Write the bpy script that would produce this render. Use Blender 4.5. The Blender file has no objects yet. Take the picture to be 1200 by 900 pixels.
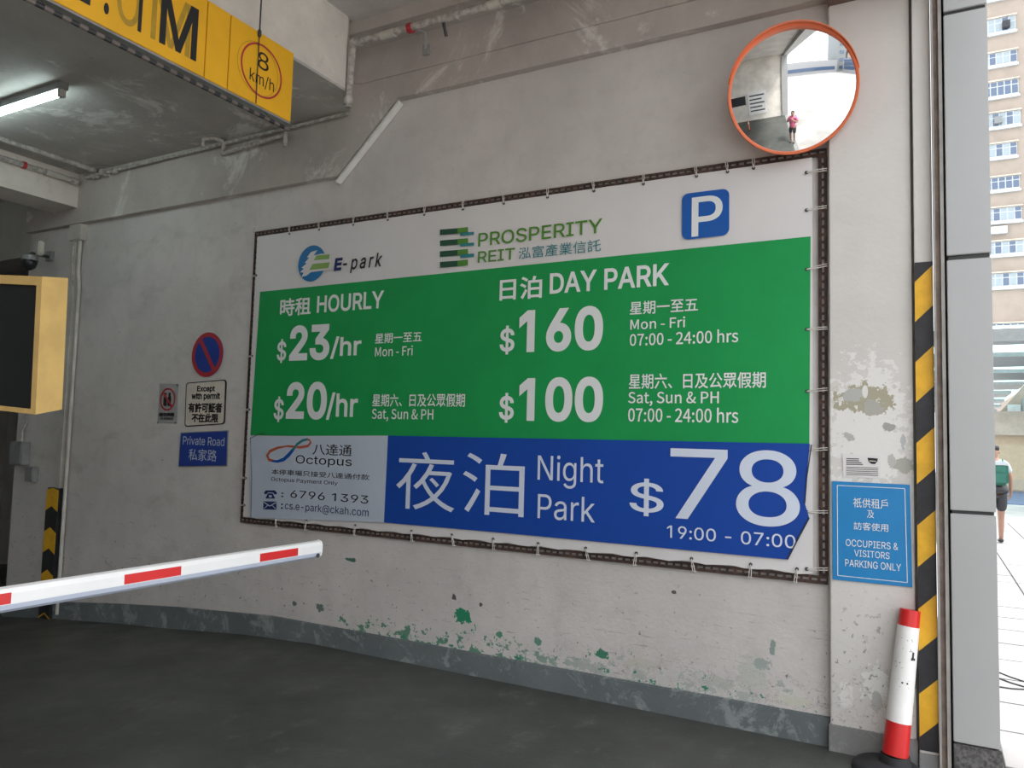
import bpy, bmesh, math, random
from mathutils import Vector, Matrix
random.seed(7)
SC = bpy.context.scene
COL = SC.collection

# ------------------------------------------------------------------ camera
F, YAW, PIT, ROL = 899.557, 0.499551, 0.0712208, 0.0264356
CAM = Vector((0, -4.576, 1.6))
fw = Vector((-math.sin(YAW)*math.cos(PIT), math.cos(YAW)*math.cos(PIT), math.sin(PIT)))
r0 = Vector((math.cos(YAW), math.sin(YAW), 0)); u0 = r0.cross(fw)
rt = r0*math.cos(ROL) + u0*math.sin(ROL); up = -r0*math.sin(ROL) + u0*math.cos(ROL)
cam = bpy.data.cameras.new('camera'); camo = bpy.data.objects.new('camera', cam); COL.objects.link(camo)
cam.sensor_width = 36; cam.lens = F*36/1200; cam.clip_start = .05; cam.clip_end = 500
camo.matrix_world = Matrix(((rt.x, up.x, -fw.x, CAM.x), (rt.y, up.y, -fw.y, CAM.y), (rt.z, up.z, -fw.z, CAM.z), (0, 0, 0, 1)))
SC.camera = camo
# ------------------------------------------------------------------ light and exposure
SC.view_settings.view_transform = 'Standard'; SC.view_settings.look = 'None'
SC.view_settings.gamma = 1; SC.view_settings.use_curve_mapping = False
SC.view_settings.exposure = 1.28
wd = bpy.data.worlds.new('sky'); SC.world = wd; wd.use_nodes = True
bg = wd.node_tree.nodes['Background']; bg.inputs[0].default_value = (.92, .96, 1.0, 1); bg.inputs[1].default_value = 1.35
sl = bpy.data.lights.new('sun', 'SUN'); sl.energy = 2.2; sl.angle = math.radians(12); sl.color = (1, .97, .92)
so = bpy.data.objects.new('sun', sl); COL.objects.link(so)
so.rotation_euler = Vector((0.45, 0.35, 1)).to_track_quat('Z', 'Y').to_euler(); so.location = (8, 6, 20)

# ------------------------------------------------------------------ measured points: sight line meets a real plane
def ray(x, y): return ((x-600)/F*rt - (y-450)/F*up + fw)
def W(x, y, Y=0.0):
    v = ray(x, y); return CAM + v*((Y-CAM.y)/v.y)
def XP(x, y, X):
    v = ray(x, y); return CAM + v*(X/v.x)

# ------------------------------------------------------------------ helpers
def tag(o, label=None, cat=None, group=None, kind=None):
    if label: o['label'] = label
    if cat: o['category'] = cat
    if group: o['group'] = group
    if kind: o['kind'] = kind
    return o
def thing(name, loc, label, cat, group=None, rz=0):
    o = bpy.data.objects.new(name, None); COL.objects.link(o); o.location = loc; o.rotation_euler = (0, 0, rz)
    o.empty_display_size = .1
    return tag(o, label, cat, group)
class MB:
    def __init__(s): s.v = []; s.f = []; s.sm = False
    def add(s, vs, fs):
        n = len(s.v); s.v += [tuple(v) for v in vs]; s.f += [tuple(i+n for i in f) for f in fs]; return s
    def box(s, a, b):
        x0, y0, z0 = [min(p, q) for p, q in zip(a, b)]; x1, y1, z1 = [max(p, q) for p, q in zip(a, b)]
        return s.add([(x0,y0,z0),(x1,y0,z0),(x1,y1,z0),(x0,y1,z0),(x0,y0,z1),(x1,y0,z1),(x1,y1,z1),(x0,y1,z1)],
                     [(0,3,2,1),(4,5,6,7),(0,1,5,4),(1,2,6,5),(2,3,7,6),(3,0,4,7)])
    def prism(s, pts, d):      # pts: planar loop of 3D points, d: offset vector
        n = len(pts); a = [Vector(p) for p in pts]; b = [p+Vector(d) for p in a]
        nn = Vector((0,0,0))
        for i in range(n): nn += a[i].cross(a[(i+1) % n])
        if nn.dot(Vector(d)) > 0: a, b = a[::-1], b[::-1]
        return s.add(a+b, [tuple(range(n)), tuple(range(2*n-1, n-1, -1))] + [(i, i+n, (i+1) % n+n, (i+1) % n) for i in range(n)])
    def tube(s, path, r, k=10, cap=True):
        P = [Vector(p) for p in path]; n0 = len(s.v); R = r if isinstance(r, (list, tuple)) else [r]*len(P)
        up_ = None
        for i, p in enumerate(P):
            d = (P[min(i+1, len(P)-1)] - P[max(i-1, 0)]).normalized()
            if up_ is None:
                up_ = d.orthogonal().normalized()
            up_ = (up_ - d*up_.dot(d)).normalized(); w = d.cross(up_)
            for j in range(k):
                t = 2*math.pi*j/k; s.v.append(tuple(p + R[i]*(math.cos(t)*up_ + math.sin(t)*w)))
        for i in range(len(P)-1):
            for j in range(k):
                a = n0+i*k+j; b = n0+i*k+(j+1) % k; s.f.append((a, b, b+k, a+k))
        if cap:
            s.f.append(tuple(n0+j for j in range(k))[::-1]); m = n0+(len(P)-1)*k; s.f.append(tuple(m+j for j in range(k)))
        s.sm = True
        return s
    def lathe(s, prof, c, axis, k=48):    # prof: (radius, height along axis)
        ax = Vector(axis).normalized(); u = ax.orthogonal().normalized(); w = ax.cross(u); n0 = len(s.v); c = Vector(c)
        for r, h in prof:
            for j in range(k):
                t = 2*math.pi*j/k; s.v.append(tuple(c + ax*h + r*(math.cos(t)*u + math.sin(t)*w)))
        for i in range(len(prof)-1):
            for j in range(k):
                a = n0+i*k+j; b = n0+i*k+(j+1) % k; s.f.append((a, b, b+k, a+k))
        s.sm = True
        return s
    def build(s, name, mat, parent=None, bevel=0, smooth=None):
        me = bpy.data.meshes.new(name); me.from_pydata(s.v, [], s.f); me.validate(); me.update()
        bm = bmesh.new(); bm.from_mesh(me); bmesh.ops.recalc_face_normals(bm, faces=bm.faces)
        if bevel: bmesh.ops.bevel(bm, geom=[e for e in bm.edges if e.calc_face_angle(0) > .5], offset=bevel, segments=2, affect='EDGES', clamp_overlap=True)
        bm.to_mesh(me); bm.free()
        sm = s.sm if smooth is None else smooth
        if sm:
            for p in me.polygons: p.use_smooth = True
            try: me.set_sharp_from_angle(angle=math.radians(40))
            except Exception: pass
        me.materials.append(mat)
        o = bpy.data.objects.new(name, me); COL.objects.link(o)
        if parent is not None:
            o.parent = parent; bpy.context.view_layer.update() if False else None
            o.matrix_parent_inverse = pinv(parent)
        return o
def pinv(p):
    m = Matrix.LocRotScale(p.location, p.rotation_euler, None) if p.parent is None else Matrix()
    return m.inverted()
def struct(o): o['kind'] = 'structure'; return o

# ------------------------------------------------------------------ materials
class NT:
    def __init__(s, name, col=(.5,.5,.5), rough=.7, metal=0, spec=.5):
        s.m = bpy.data.materials.new(name); s.m.use_nodes = True; s.t = s.m.node_tree; s.b = s.t.nodes['Principled BSDF']
        s.b.inputs['Base Color'].default_value = (*col, 1); s.b.inputs['Roughness'].default_value = rough
        s.b.inputs['Metallic'].default_value = metal; s.b.inputs['Specular IOR Level'].default_value = spec
        s.col = col; s.pos = None
    def P(s):
        if s.pos is None: s.pos = s.t.nodes.new('ShaderNodeNewGeometry').outputs['Position']
        return s.pos
    def xyz(s):
        n = s.t.nodes.new('ShaderNodeSeparateXYZ'); s.t.links.new(s.P(), n.inputs[0]); return n.outputs
    def noise(s, scale, detail=4, rough=.6, stretch=(1,1,1), off=(0,0,0), dist=0):
        mp = s.t.nodes.new('ShaderNodeMapping'); mp.inputs['Scale'].default_value = stretch; mp.inputs['Location'].default_value = off
        s.t.links.new(s.P(), mp.inputs[0])
        n = s.t.nodes.new('ShaderNodeTexNoise'); n.inputs['Scale'].default_value = scale; n.inputs['Detail'].default_value = detail
        n.inputs['Roughness'].default_value = rough; n.inputs['Distortion'].default_value = dist
        s.t.links.new(mp.outputs[0], n.inputs['Vector']); return n.outputs['Fac']
    def link(s, v, sock):
        if isinstance(v, (int, float)): sock.default_value = v
        elif isinstance(v, tuple): sock.default_value = (*v, 1) if len(v) == 3 else v
        else: s.t.links.new(v, sock)
    def math(s, op, a, b=0.0, clamp=False):
        n = s.t.nodes.new('ShaderNodeMath'); n.operation = op; n.use_clamp = clamp
        s.link(a, n.inputs[0]); s.link(b, n.inputs[1]); return n.outputs[0]
    def step(s, v, a, b, lo=0., hi=1.):
        n = s.t.nodes.new('ShaderNodeMapRange'); n.interpolation_type = 'SMOOTHSTEP'
        s.link(v, n.inputs['Value']); n.inputs['From Min'].default_value = a; n.inputs['From Max'].default_value = b
        n.inputs['To Min'].default_value = lo; n.inputs['To Max'].default_value = hi; return n.outputs[0]
    def mix(s, fac, a, b):
        n = s.t.nodes.new('ShaderNodeMix'); n.data_type = 'RGBA'
        s.link(fac, n.inputs[0]); s.link(a, n.inputs[6]); s.link(b, n.inputs[7]); return n.outputs[2]
    def color(s, c): s.link(c, s.b.inputs['Base Color']); return s
    def bump(s, h, strength=.3, dist=.01):
        n = s.t.nodes.new('ShaderNodeBump'); n.inputs['Strength'].default_value = strength; n.inputs['Distance'].default_value = dist
        s.link(h, n.inputs['Height']); s.t.links.new(n.outputs[0], s.b.inputs['Normal']); return s
    def patch(s, cx, cz, rx, rz, wob=.5, sc=9, soft=.05):   # ragged stain with its own shape in the x-z plane
        o = s.xyz()
        dx = s.math('DIVIDE', s.math('SUBTRACT', o[0], cx), rx); dz = s.math('DIVIDE', s.math('SUBTRACT', o[2], cz), rz)
        d = s.math('SQRT', s.math('ADD', s.math('MULTIPLY', dx, dx), s.math('MULTIPLY', dz, dz)))
        d = s.math('ADD', d, s.math('MULTIPLY', s.math('SUBTRACT', s.noise(sc, 5, .65, off=(cx*3, 0, cz)), .5), wob*4))
        return s.step(d, 1-soft, 1+soft, 1, 0)
def simple(name, col, rough=.6, metal=0, var=.08, scale=6, bump=.1, spec=.5):
    n = NT(name, col, rough, metal, spec)
    f = n.noise(scale, 5, .6)
    n.color(n.mix(n.step(f, .3, .7), tuple(c*(1-var) for c in col), tuple(min(1, c*(1+var)) for c in col)))
    if bump: n.bump(n.noise(scale*8, 3), bump, .004)
    return n.m

def plaster(name, base, peels=True):
    n = NT(name, base, .75)
    o = n.xyz()
    big = n.step(n.noise(.9, 5, .6, off=(3, 0, 1)), .3, .7)
    c = n.mix(big, tuple(v*.88 for v in base), tuple(min(1, v*1.05) for v in base))
    c = n.mix(n.step(n.noise(6, 6, .7), .45, .75, 0, .22), c, (.36, .34, .32))
    c = n.mix(n.step(n.noise(3.2, 5, .7, stretch=(1, 1, .35), off=(8, 0, 3)), .52, .8, 0, .4), c, (.42, .40, .37))
    low = n.step(o[2], .25, 1.1, 1, 0)
    scr = n.step(n.noise(3.0, 7, .78, stretch=(1.6, 1, 16)), .575, .66)
    c = n.mix(n.math('MULTIPLY', scr, n.math('ADD', n.math('MULTIPLY', low, .6), .10)), c, (.24, .22, .20))
    spk = n.step(n.noise(26, 3, .5, off=(5, 1, 0)), .665, .695)
    c = n.mix(n.math('MULTIPLY', spk, n.math('MULTIPLY', low, .8)), c, (.13, .11, .10))
    if peels:
        band = n.math('MULTIPLY', n.step(o[2], .16, .42, 1, 0), n.step(o[0], -4.4, -3.6, 0, 1))
        band = n.math('MULTIPLY', band, n.step(o[0], -.9, -.55, 1, .4))
        v1 = n.math('ADD', n.noise(9, 6, .7, off=(1, 0, 2), stretch=(1, 1, 1.4)), n.math('MULTIPLY', band, .17))
        pg = n.step(v1, .675, .685)
        right = n.step(n.math('ADD', o[0], n.math('MULTIPLY', n.noise(3, 3), .8)), -2.3, -1.4)
        gc = n.mix(right, (.02, .20, .10), (.42, .44, .41))
        edge = n.step(v1, .655, .672)
        c = n.mix(n.math('MULTIPLY', edge, .55), c, (.74, .72, .68))
        c = n.mix(n.math('MULTIPLY', pg, .85), c, gc)
        v2 = n.math('ADD', n.noise(14, 5, .7, off=(7, 0, 4)), n.math('MULTIPLY', band, .12))
        c = n.mix(n.step(v2, .70, .712), c, (.05, .24, .15))
        for (px, py, rx, rz, col) in ((542, 722, .075, .05, (.02,.24,.12)), (532, 700, .022, .02, (.10,.09,.08)), (563, 709, .018, .014, (.10,.09,.08)), (411, 656, .05, .016, (.06,.16,.12)),
                                      (880, 790, .085, .10, (.54,.54,.50)), (893, 778, .05, .035, (.36,.40,.38)), (905, 758, .018, .05, (.26,.32,.29)), (790, 694, .016, .012, (.10,.09,.08)),
                                      (705, 767, .05, .03, (.05,.22,.13)), (750, 778, .12, .035, (.55,.53,.47)), (843, 800, .11, .04, (.50,.50,.46)), (931, 822, .10, .03, (.62,.60,.52)),
                                      (585, 744, .03, .02, (.10,.28,.18)), (630, 752, .03, .025, (.12,.28,.2)), (375, 712, .04, .03, (.16,.2,.18)), (345, 707, .025, .02, (.14,.17,.15))):
            p = W(px, py); c = n.mix(n.patch(p.x, p.z, rx*.9, rz*.9, .75, 26), c, col)
        crk = n.step(n.math('ABSOLUTE', n.math('SUBTRACT', n.noise(7, 5, .65, dist=.9, off=(0,0,9)), .5)), 0, .010, 1, 0)
        c = n.mix(n.math('MULTIPLY', crk, n.math('MULTIPLY', n.step(o[2], .2, .5, 1, 0), n.step(o[0], -2.6, -1.4, 0, .65))), c, (.22, .20, .17))
        sm = n.step(n.noise(2.2, 6, .7, stretch=(1, 1, 1.8), off=(4, 0, 7), dist=.5), .5, .75, 0, .38)
        c = n.mix(n.math('MULTIPLY', sm, n.step(o[0], -5.5, -4.0, 1, .25)), c, (.30, .29, .27))
        n.bump(n.math('ADD', n.math('SUBTRACT', n.noise(40, 5), n.math('MULTIPLY', pg, .8)), n.math('MULTIPLY', n.noise(4, 4), 1.5)), .35, .006)
    else:
        n.bump(n.math('ADD', n.noise(40, 4), n.math('MULTIPLY', n.noise(4, 4), 1.5)), .3, .005)
    n.color(c)
    return n.m

def pillar_mat():
    base = (.66, .63, .60); n = NT('pillar plaster', base, .75); o = n.xyz()
    c = n.mix(n.step(n.noise(1.2, 5, .6), .3, .7), tuple(v*.92 for v in base), tuple(v*1.04 for v in base))
    lowish = n.step(o[2], 2.0, 2.05, 1, 0)
    c = n.mix(n.math('MULTIPLY', lowish, n.step(n.noise(7, 6, .7, off=(4,0,0)), .60, .62, 0, .5)), c, (.50, .48, .45))
    def pt(px, py, rx, rz, col, fac=1., wob=.75, sc=20):
        nonlocal c
        p = W(px, py, -.05); c = n.mix(n.math('MULTIPLY', n.patch(p.x, p.z, rx, rz, wob, sc), fac), c, col)
    pt(1018, 500, .19, .34, (.78, .76, .73), .9)
    pt(1013, 468, .13, .075, (.40, .37, .27)); pt(1000, 462, .05, .035, (.46, .46, .43)); pt(1014, 459, .014, .035, (.75,.73,.7), 1, .1)
    pt(1023, 478, .05, .04, (.42, .41, .37)); pt(1042, 500, .035, .02, (.38,.37,.34)); pt(1060, 545, .06, .035, (.42,.41,.37)); pt(994, 512, .03, .022, (.45,.44,.42))
    pt(1058, 516, .012, .04, (.5,.5,.5)); pt(1045, 540, .02, .03, (.5,.49,.46))
    pt(1025, 800, .06, .09, (.74, .73, .70)); pt(1027, 822, .025, .06, (.48, .47, .44)); pt(992, 815, .03, .07, (.72, .70, .67))
    pt(1074, 795, .015, .06, (.30,.29,.26))
    spk = n.step(n.noise(30, 3, .6), .62, .66); low = n.step(o[2], .5, 1.0, 1, 0)
    c = n.mix(n.math('MULTIPLY', spk, n.math('MULTIPLY', low, .7)), c, (.2, .18, .17))
    cr = n.step(n.math('ABSOLUTE', n.math('SUBTRACT', n.noise(8, 4, .6, dist=1.2), .5)), .0, .012, 1, 0)
    c = n.mix(n.math('MULTIPLY', cr, n.math('MULTIPLY', n.step(o[2], .2, .75, 1, 0), .5)), c, (.3, .28, .26))
    n.color(c); n.bump(n.noise(30, 5), .3, .006); return n.m

def concrete(name, base, patch=(.62,.60,.57), amt=.5, scale=1.6, thr=.58):
    n = NT(name, base, .85)
    c = n.mix(n.step(n.noise(1.1, 6, .65), .3, .7), tuple(v*.82 for v in base), tuple(v*1.12 for v in base))
    c = n.mix(n.step(n.noise(scale, 7, .75, off=(2, 5, 1), dist=.6), thr, thr+.1, 0, amt), c, patch)
    c = n.mix(n.step(n.noise(18, 4, .7), .62, .75, 0, .5), c, tuple(v*.5 for v in base))
    n.color(c); n.bump(n.noise(22, 6, .7), .4, .012); return n.m

def floor_mat():
    base = (.105, .108, .105); n = NT('worn concrete driveway', base, .62)
    c = n.mix(n.step(n.noise(.8, 6, .6), .3, .7), (.050, .052, .046), (.085, .088, .080))
    c = n.mix(n.step(n.noise(5, 7, .75, stretch=(1, .6, 1)), .54, .76, 0, .75), c, (.17, .165, .15))
    c = n.mix(n.step(n.noise(14, 4, .6, off=(3, 3, 0)), .73, .76, 0, .7), c, (.34, .33, .31))
    n.color(c); n.link(n.step(n.noise(1.2, 4), .3, .7, .42, .68), n.b.inputs['Roughness'])
    n.bump(n.noise(35, 6, .7), .35, .008); return n.m

def rust_mat():
    n = NT('rusted steel angle', (.06, .035, .03), .8)
    c = n.mix(n.step(n.noise(25, 5, .7), .4, .7), (.035, .022, .020), (.12, .062, .045)); n.color(c); n.bump(n.noise(120, 4), .4, .002); return n.m

M = dict(
    wall=plaster('painted plaster wall', (.66, .62, .595)),
    pillar=pillar_mat(),
    upper=concrete('bare concrete beam', (.50, .455, .42), (.76, .73, .70), .8, 1.4, .56),
    ledge=simple('street-lit ledge tone', (.80, .78, .75), .7),  # paler than the beam, for street light falling on the edge
    soffit=concrete('stained soffit', (.50, .47, .44), (.80, .77, .74), .8, 1.3, .52),
    outer=concrete('outer ceiling plaster', (.60, .57, .54), (.66, .64, .6), .4),
    fascia=concrete('fascia render', (.74, .69, .63), (.50, .47, .43), .5, 2.2, .60),
    brown=simple('brown beam soffit', (.16, .11, .09), .8),
    floor=floor_mat(),
    plinth=concrete('grey plinth paint', (.15, .17, .175), (.30, .33, .32), .8, 5, .52),
    plinth_g=concrete('pillar plinth paint', (.25, .25, .245), (.34, .34, .33), .6, 5, .52),
    rust=rust_mat(),
    vinyl=simple('white vinyl', (.72, .695, .69), .42, 0, .03, 2, .05),
    green=simple('green print', (.010, .31, .078), .5, 0, .05, 2, .03, .3),
    blue=simple('blue print', (.007, .060, .35), .5, 0, .04, 2, .03, .3),
    pale=simple('pale grey print', (.52, .58, .68), .4, 0, .03, 2, .03),
    white=simple('white print', (.78, .80, .80), .45, 0, .02, 3, 0),
    bwhite=simple('bluish white print', (.66, .72, .84), .45, 0, .02, 3, 0),
    black=simple('black print', (.012, .012, .014), .5, 0, .02, 3, 0),
    navy=simple('navy print', (.01, .02, .12), .45, 0, .02, 3, 0),
    logoblue=simple('logo blue', (.01, .17, .42), .4, 0, .03, 3, 0),
    logogreen=simple('logo green', (.08, .25, .03), .4, 0, .03, 3, 0),
    darkgreen=simple('dark green print', (.01, .07, .035), .4, 0, .03, 3, 0),
    lime=simple('lime print', (.25, .42, .10), .4, 0, .03, 3, 0),
    teal=simple('teal print', (.02, .22, .25), .4, 0, .03, 3, 0),
    coral=simple('coral print', (.50, .11, .05), .4, 0, .03, 3, 0),
    pblue=simple('parking blue', (.006, .10, .42), .35, 0, .02, 3, 0),
    cord=simple('tie cord', (.60, .56, .52), .7),
    red=simple('red reflective', (.62, .02, .02), .35, 0, .05),
    signred=simple('sign red', (.42, .03, .04), .45),
    signblue=simple('sign blue', (.015, .05, .30), .4),
    skyblue=simple('blue plate', (.012, .22, .52), .35, 0, .03),
    cream=simple('cream plate', (.66, .60, .52), .5),
    yellow=simple('yellow sign paint', (.82, .42, .012), .45, 0, .06, 3, .03),
    ghost=simple('faded lettering', (.42, .25, .02), .5, 0, .1, 20, 0),
    hazy=simple('hazard yellow', (.78, .42, .02), .5, 0, .1, 14),
    hazb=simple('hazard black', (.022, .022, .026), .5, 0, .3, 10),
    boxy=simple('pale yellow casing', (.86, .56, .20), .5, 0, .08, 5),
    screen=simple('dark screen', (.02, .022, .024), .35),
    arm=simple('white aluminium arm', (.80, .79, .78), .35, 0, .02),
    armlow=simple('bluish lit arm underside', (.48, .52, .62), .4, 0, .02),  # lower face of the arm, tinted for the bluish light on it
    orange=simple('orange rim', (.75, .16, .055), .38, 0, .05),
    pipe=simple('old painted pipe', (.44, .41, .38), .6, 0, .35, 25, .2),
    pipel=simple('cream conduit', (.55, .52, .47), .6, 0, .12),
    grip=simple('weathered brown stripe', (.15, .12, .11), .6),
    metal=simple('grey galvanised metal', (.30, .30, .30), .5, .3, .15),
    dark=simple('dark metal', (.04, .04, .042), .5),
    panel=simple('grey metal cladding', (.40, .40, .40), .42, .15, .03, 1.5, .02),
    track=simple('shutter guide metal', (.26, .20, .165), .7, 0, .25, 12),
    trackl=simple('pale guide edge', (.34, .32, .30), .7, 0, .15),
    granite=simple('dark granite', (.09, .085, .085), .5, 0, .6, 60, .1),
    rubber=simple('black rubber', (.02, .02, .022), .7),
    conew=simple('white reflective sleeve', (.80, .78, .76), .5, 0, .04, 8),
    skin=simple('skin', (.30, .17, .12), .6),
    hair=simple('black hair', (.012, .011, .012), .6),
    pink=simple('pink shirt', (.72, .16, .28), .8),
    greent=simple('green cloth', (.02, .11, .08), .8),
    whitet=simple('white cloth', (.36, .40, .42), .8),
    grey=simple('charcoal cloth', (.035, .035, .04), .85),
    bluebag=simple('navy bag', (.02, .04, .25), .7),
    pave=simple('pale paving', (.25, .24, .238), .75, 0, .14, 2),
    road=simple('pale road concrete', (.34, .325, .305), .85, 0, .30, .35),
    roadb=simple('blue grey road paint', (.10, .14, .24), .6),
    beige=simple('beige wall paint', (.55, .44, .31), .8, 0, .05),
    bconc=concrete('pale concrete band', (.50, .43, .35), (.56, .50, .42), .4),
    tile=simple('tan facade tile', (.285, .235, .195), .7, 0, .08, .8),
    winw=simple('white window frame', (.46, .49, .51), .5),
    greyb=simple('grey canopy beam', (.17, .18, .18), .6),
    farb=simple('distant grey render', (.26, .26, .27), .8),
    inner=concrete('interior paint', (.50, .48, .45), (.55, .53, .5), .3),
)
def glassy(name, col, rough=.08, spec=.8):
    return NT(name, col, rough, 0, spec).m
M['glass'] = glassy('blue window glass', (.05, .08, .14)); M['glass2'] = glassy('curtained window glass', (.22, .27, .30), .2)
mm = NT('convex mirror surface', (.93, .94, .94), .02, 1.0); M['mirror'] = mm.m
n = NT('lamp tube', (.8,.9,.9)); n.b.inputs['Emission Color'].default_value = (.80, 1, 1, 1); n.b.inputs['Emission Strength'].default_value = 9; M['lamp'] = n.m
n = NT('translucent canopy sheet', (.75, .92, .92), .4); n.b.inputs['Transmission Weight'].default_value = .0
tr = n.t.nodes.new('ShaderNodeBsdfTranslucent'); tr.inputs[0].default_value = (.80, .96, .96, 1)
ms = n.t.nodes.new('ShaderNodeMixShader'); ms.inputs[0].default_value = .93
n.t.links.new(n.b.outputs[0], ms.inputs[1]); n.t.links.new(tr.outputs[0], ms.inputs[2]); n.t.links.new(ms.outputs[0], n.t.nodes['Material Output'].inputs[0]); M['sheet'] = n.m
n = NT('clear film', (.5,.5,.5), .3); n.b.inputs['Alpha'].default_value = .35; M['film'] = n.m

# ------------------------------------------------------------------ lettering
import os
def builtin_font(fn):
    try: return bpy.data.fonts.load(os.path.join(bpy.utils.system_resource('DATAFILES', path='fonts'), fn))
    except Exception: return None
FONT = {'sans': builtin_font('Inter.woff2'), 'cjk': builtin_font('Noto Sans CJK Regular.woff2')}
def glyph_loops(s, res, spacing, font):
    cu = bpy.data.curves.new('lettering', 'FONT'); cu.body = s
    if FONT.get(font): cu.font = FONT[font]
    cu.resolution_u = res; cu.fill_mode = 'NONE'; cu.space_character = spacing
    o = bpy.data.objects.new('lettering', cu); COL.objects.link(o)
    dg = bpy.context.evaluated_depsgraph_get(); me = bpy.data.meshes.new_from_object(o.evaluated_get(dg))
    nb = {}
    for e in me.edges:
        a, b = e.vertices; nb.setdefault(a, []).append(b); nb.setdefault(b, []).append(a)
    vs = [(v.co.x, v.co.y) for v in me.vertices]; seen = set(); loops = []
    for i in range(len(vs)):
        if i in seen or i not in nb: continue
        L = [i]; seen.add(i); prev, cur = i, (i+1 if i+1 in nb[i] else nb[i][0])
        while cur != i and cur not in seen:
            L.append(cur); seen.add(cur); nx = [k for k in nb[cur] if k != prev]
            if not nx: break
            prev, cur = cur, nx[0]
        P = [vs[k] for k in L]; Q = []
        for p in P:
            if not Q or abs(p[0]-Q[-1][0])+abs(p[1]-Q[-1][1]) > 1e-5: Q.append(p)
        if len(Q) > 2 and abs(Q[0][0]-Q[-1][0])+abs(Q[0][1]-Q[-1][1]) < 1e-5: Q.pop()
        hy = max(q[1] for q in Q)-min(q[1] for q in Q); hx = max(q[0] for q in Q)-min(q[0] for q in Q)
        if '1' in s and font == 'sans' and len(Q) == 4 and hy < .07 and hx > .28 and min(q[1] for q in Q) < .01: continue   # plain figure one without a foot
        if len(Q) > 2: loops.append(Q)
    bpy.data.objects.remove(o); bpy.data.curves.remove(cu); bpy.data.meshes.remove(me)
    return loops
def area(L): return sum(L[i-1][0]*L[i][1]-L[i][0]*L[i-1][1] for i in range(len(L)))/2
def fatten(L, w):        # w > 0 moves the outline to its left
    n = len(L); out = []
    for i in range(n):
        (ax, ay), (bx, by), (cx, cy) = L[i-1], L[i], L[(i+1) % n]
        d1 = (bx-ax, by-ay); d2 = (cx-bx, cy-by); l1 = math.hypot(*d1) or 1; l2 = math.hypot(*d2) or 1
        n1 = (-d1[1]/l1, d1[0]/l1); n2 = (-d2[1]/l2, d2[0]/l2); mx, my = n1[0]+n2[0], n1[1]+n2[1]; q = mx*mx+my*my
        k = 2/q if q > .6 else 2/.6
        out.append((bx+mx*k*w, by+my*k*w))
    return out
def fill_loops(loops):   # non-zero winding fill into trapezoids
    E = []
    for L in loops:
        for i in range(len(L)):
            (x0, y0), (x1, y1) = L[i-1], L[i]
            if abs(y1-y0) < 1e-7: continue
            E.append((x0, y0, x1, y1, 1) if y0 < y1 else (x1, y1, x0, y0, -1))
    E.sort(key=lambda e: e[1]); ys = {round(e[1], 6) for e in E} | {round(e[3], 6) for e in E}
    n = len(E)
    for i in range(n):
        a = E[i]; ax0, ax1 = min(a[0], a[2]), max(a[0], a[2]); ka = (a[2]-a[0])/(a[3]-a[1])
        for j in range(i+1, n):
            b = E[j]
            if b[1] >= a[3]: break
            if max(b[0], b[2]) < ax0 or min(b[0], b[2]) > ax1: continue
            kb = (b[2]-b[0])/(b[3]-b[1])
            if abs(ka-kb) < 1e-9: continue
            y = (b[0]-kb*b[1]-a[0]+ka*a[1])/(ka-kb)
            if max(a[1], b[1])+1e-6 < y < min(a[3], b[3])-1e-6: ys.add(round(y, 6))
    ys = sorted(ys); open_ = {}; quads = []
    X = lambda e, y: e[0]+(e[2]-e[0])*(y-e[1])/(e[3]-e[1])
    for y0, y1 in zip(ys, ys[1:]):
        if y1-y0 < 2e-6: continue
        ym = (y0+y1)/2; act = sorted(((X(E[k], ym), k) for k in range(n) if E[k][1] < ym < E[k][3]))
        w = 0; spans = []
        for x, k in act:
            if w == 0: st = k
            w += E[k][4]
            if w == 0: spans.append((st, k))
        nw = {}
        for sp in spans: nw[sp] = (open_.pop(sp)[0] if sp in open_ else y0, y1)
        for sp, (a, b) in open_.items(): quads.append((sp, a, b))
        open_ = nw
    for sp, (a, b) in open_.items(): quads.append((sp, a, b))
    V = []; Fc = []
    for (l, r), a, b in quads:
        k = len(V); V += [(X(E[l], a), a), (X(E[r], a), a), (X(E[r], b), b), (X(E[l], b), b)]; Fc.append((k, k+1, k+2, k+3))
    return V, Fc
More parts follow.
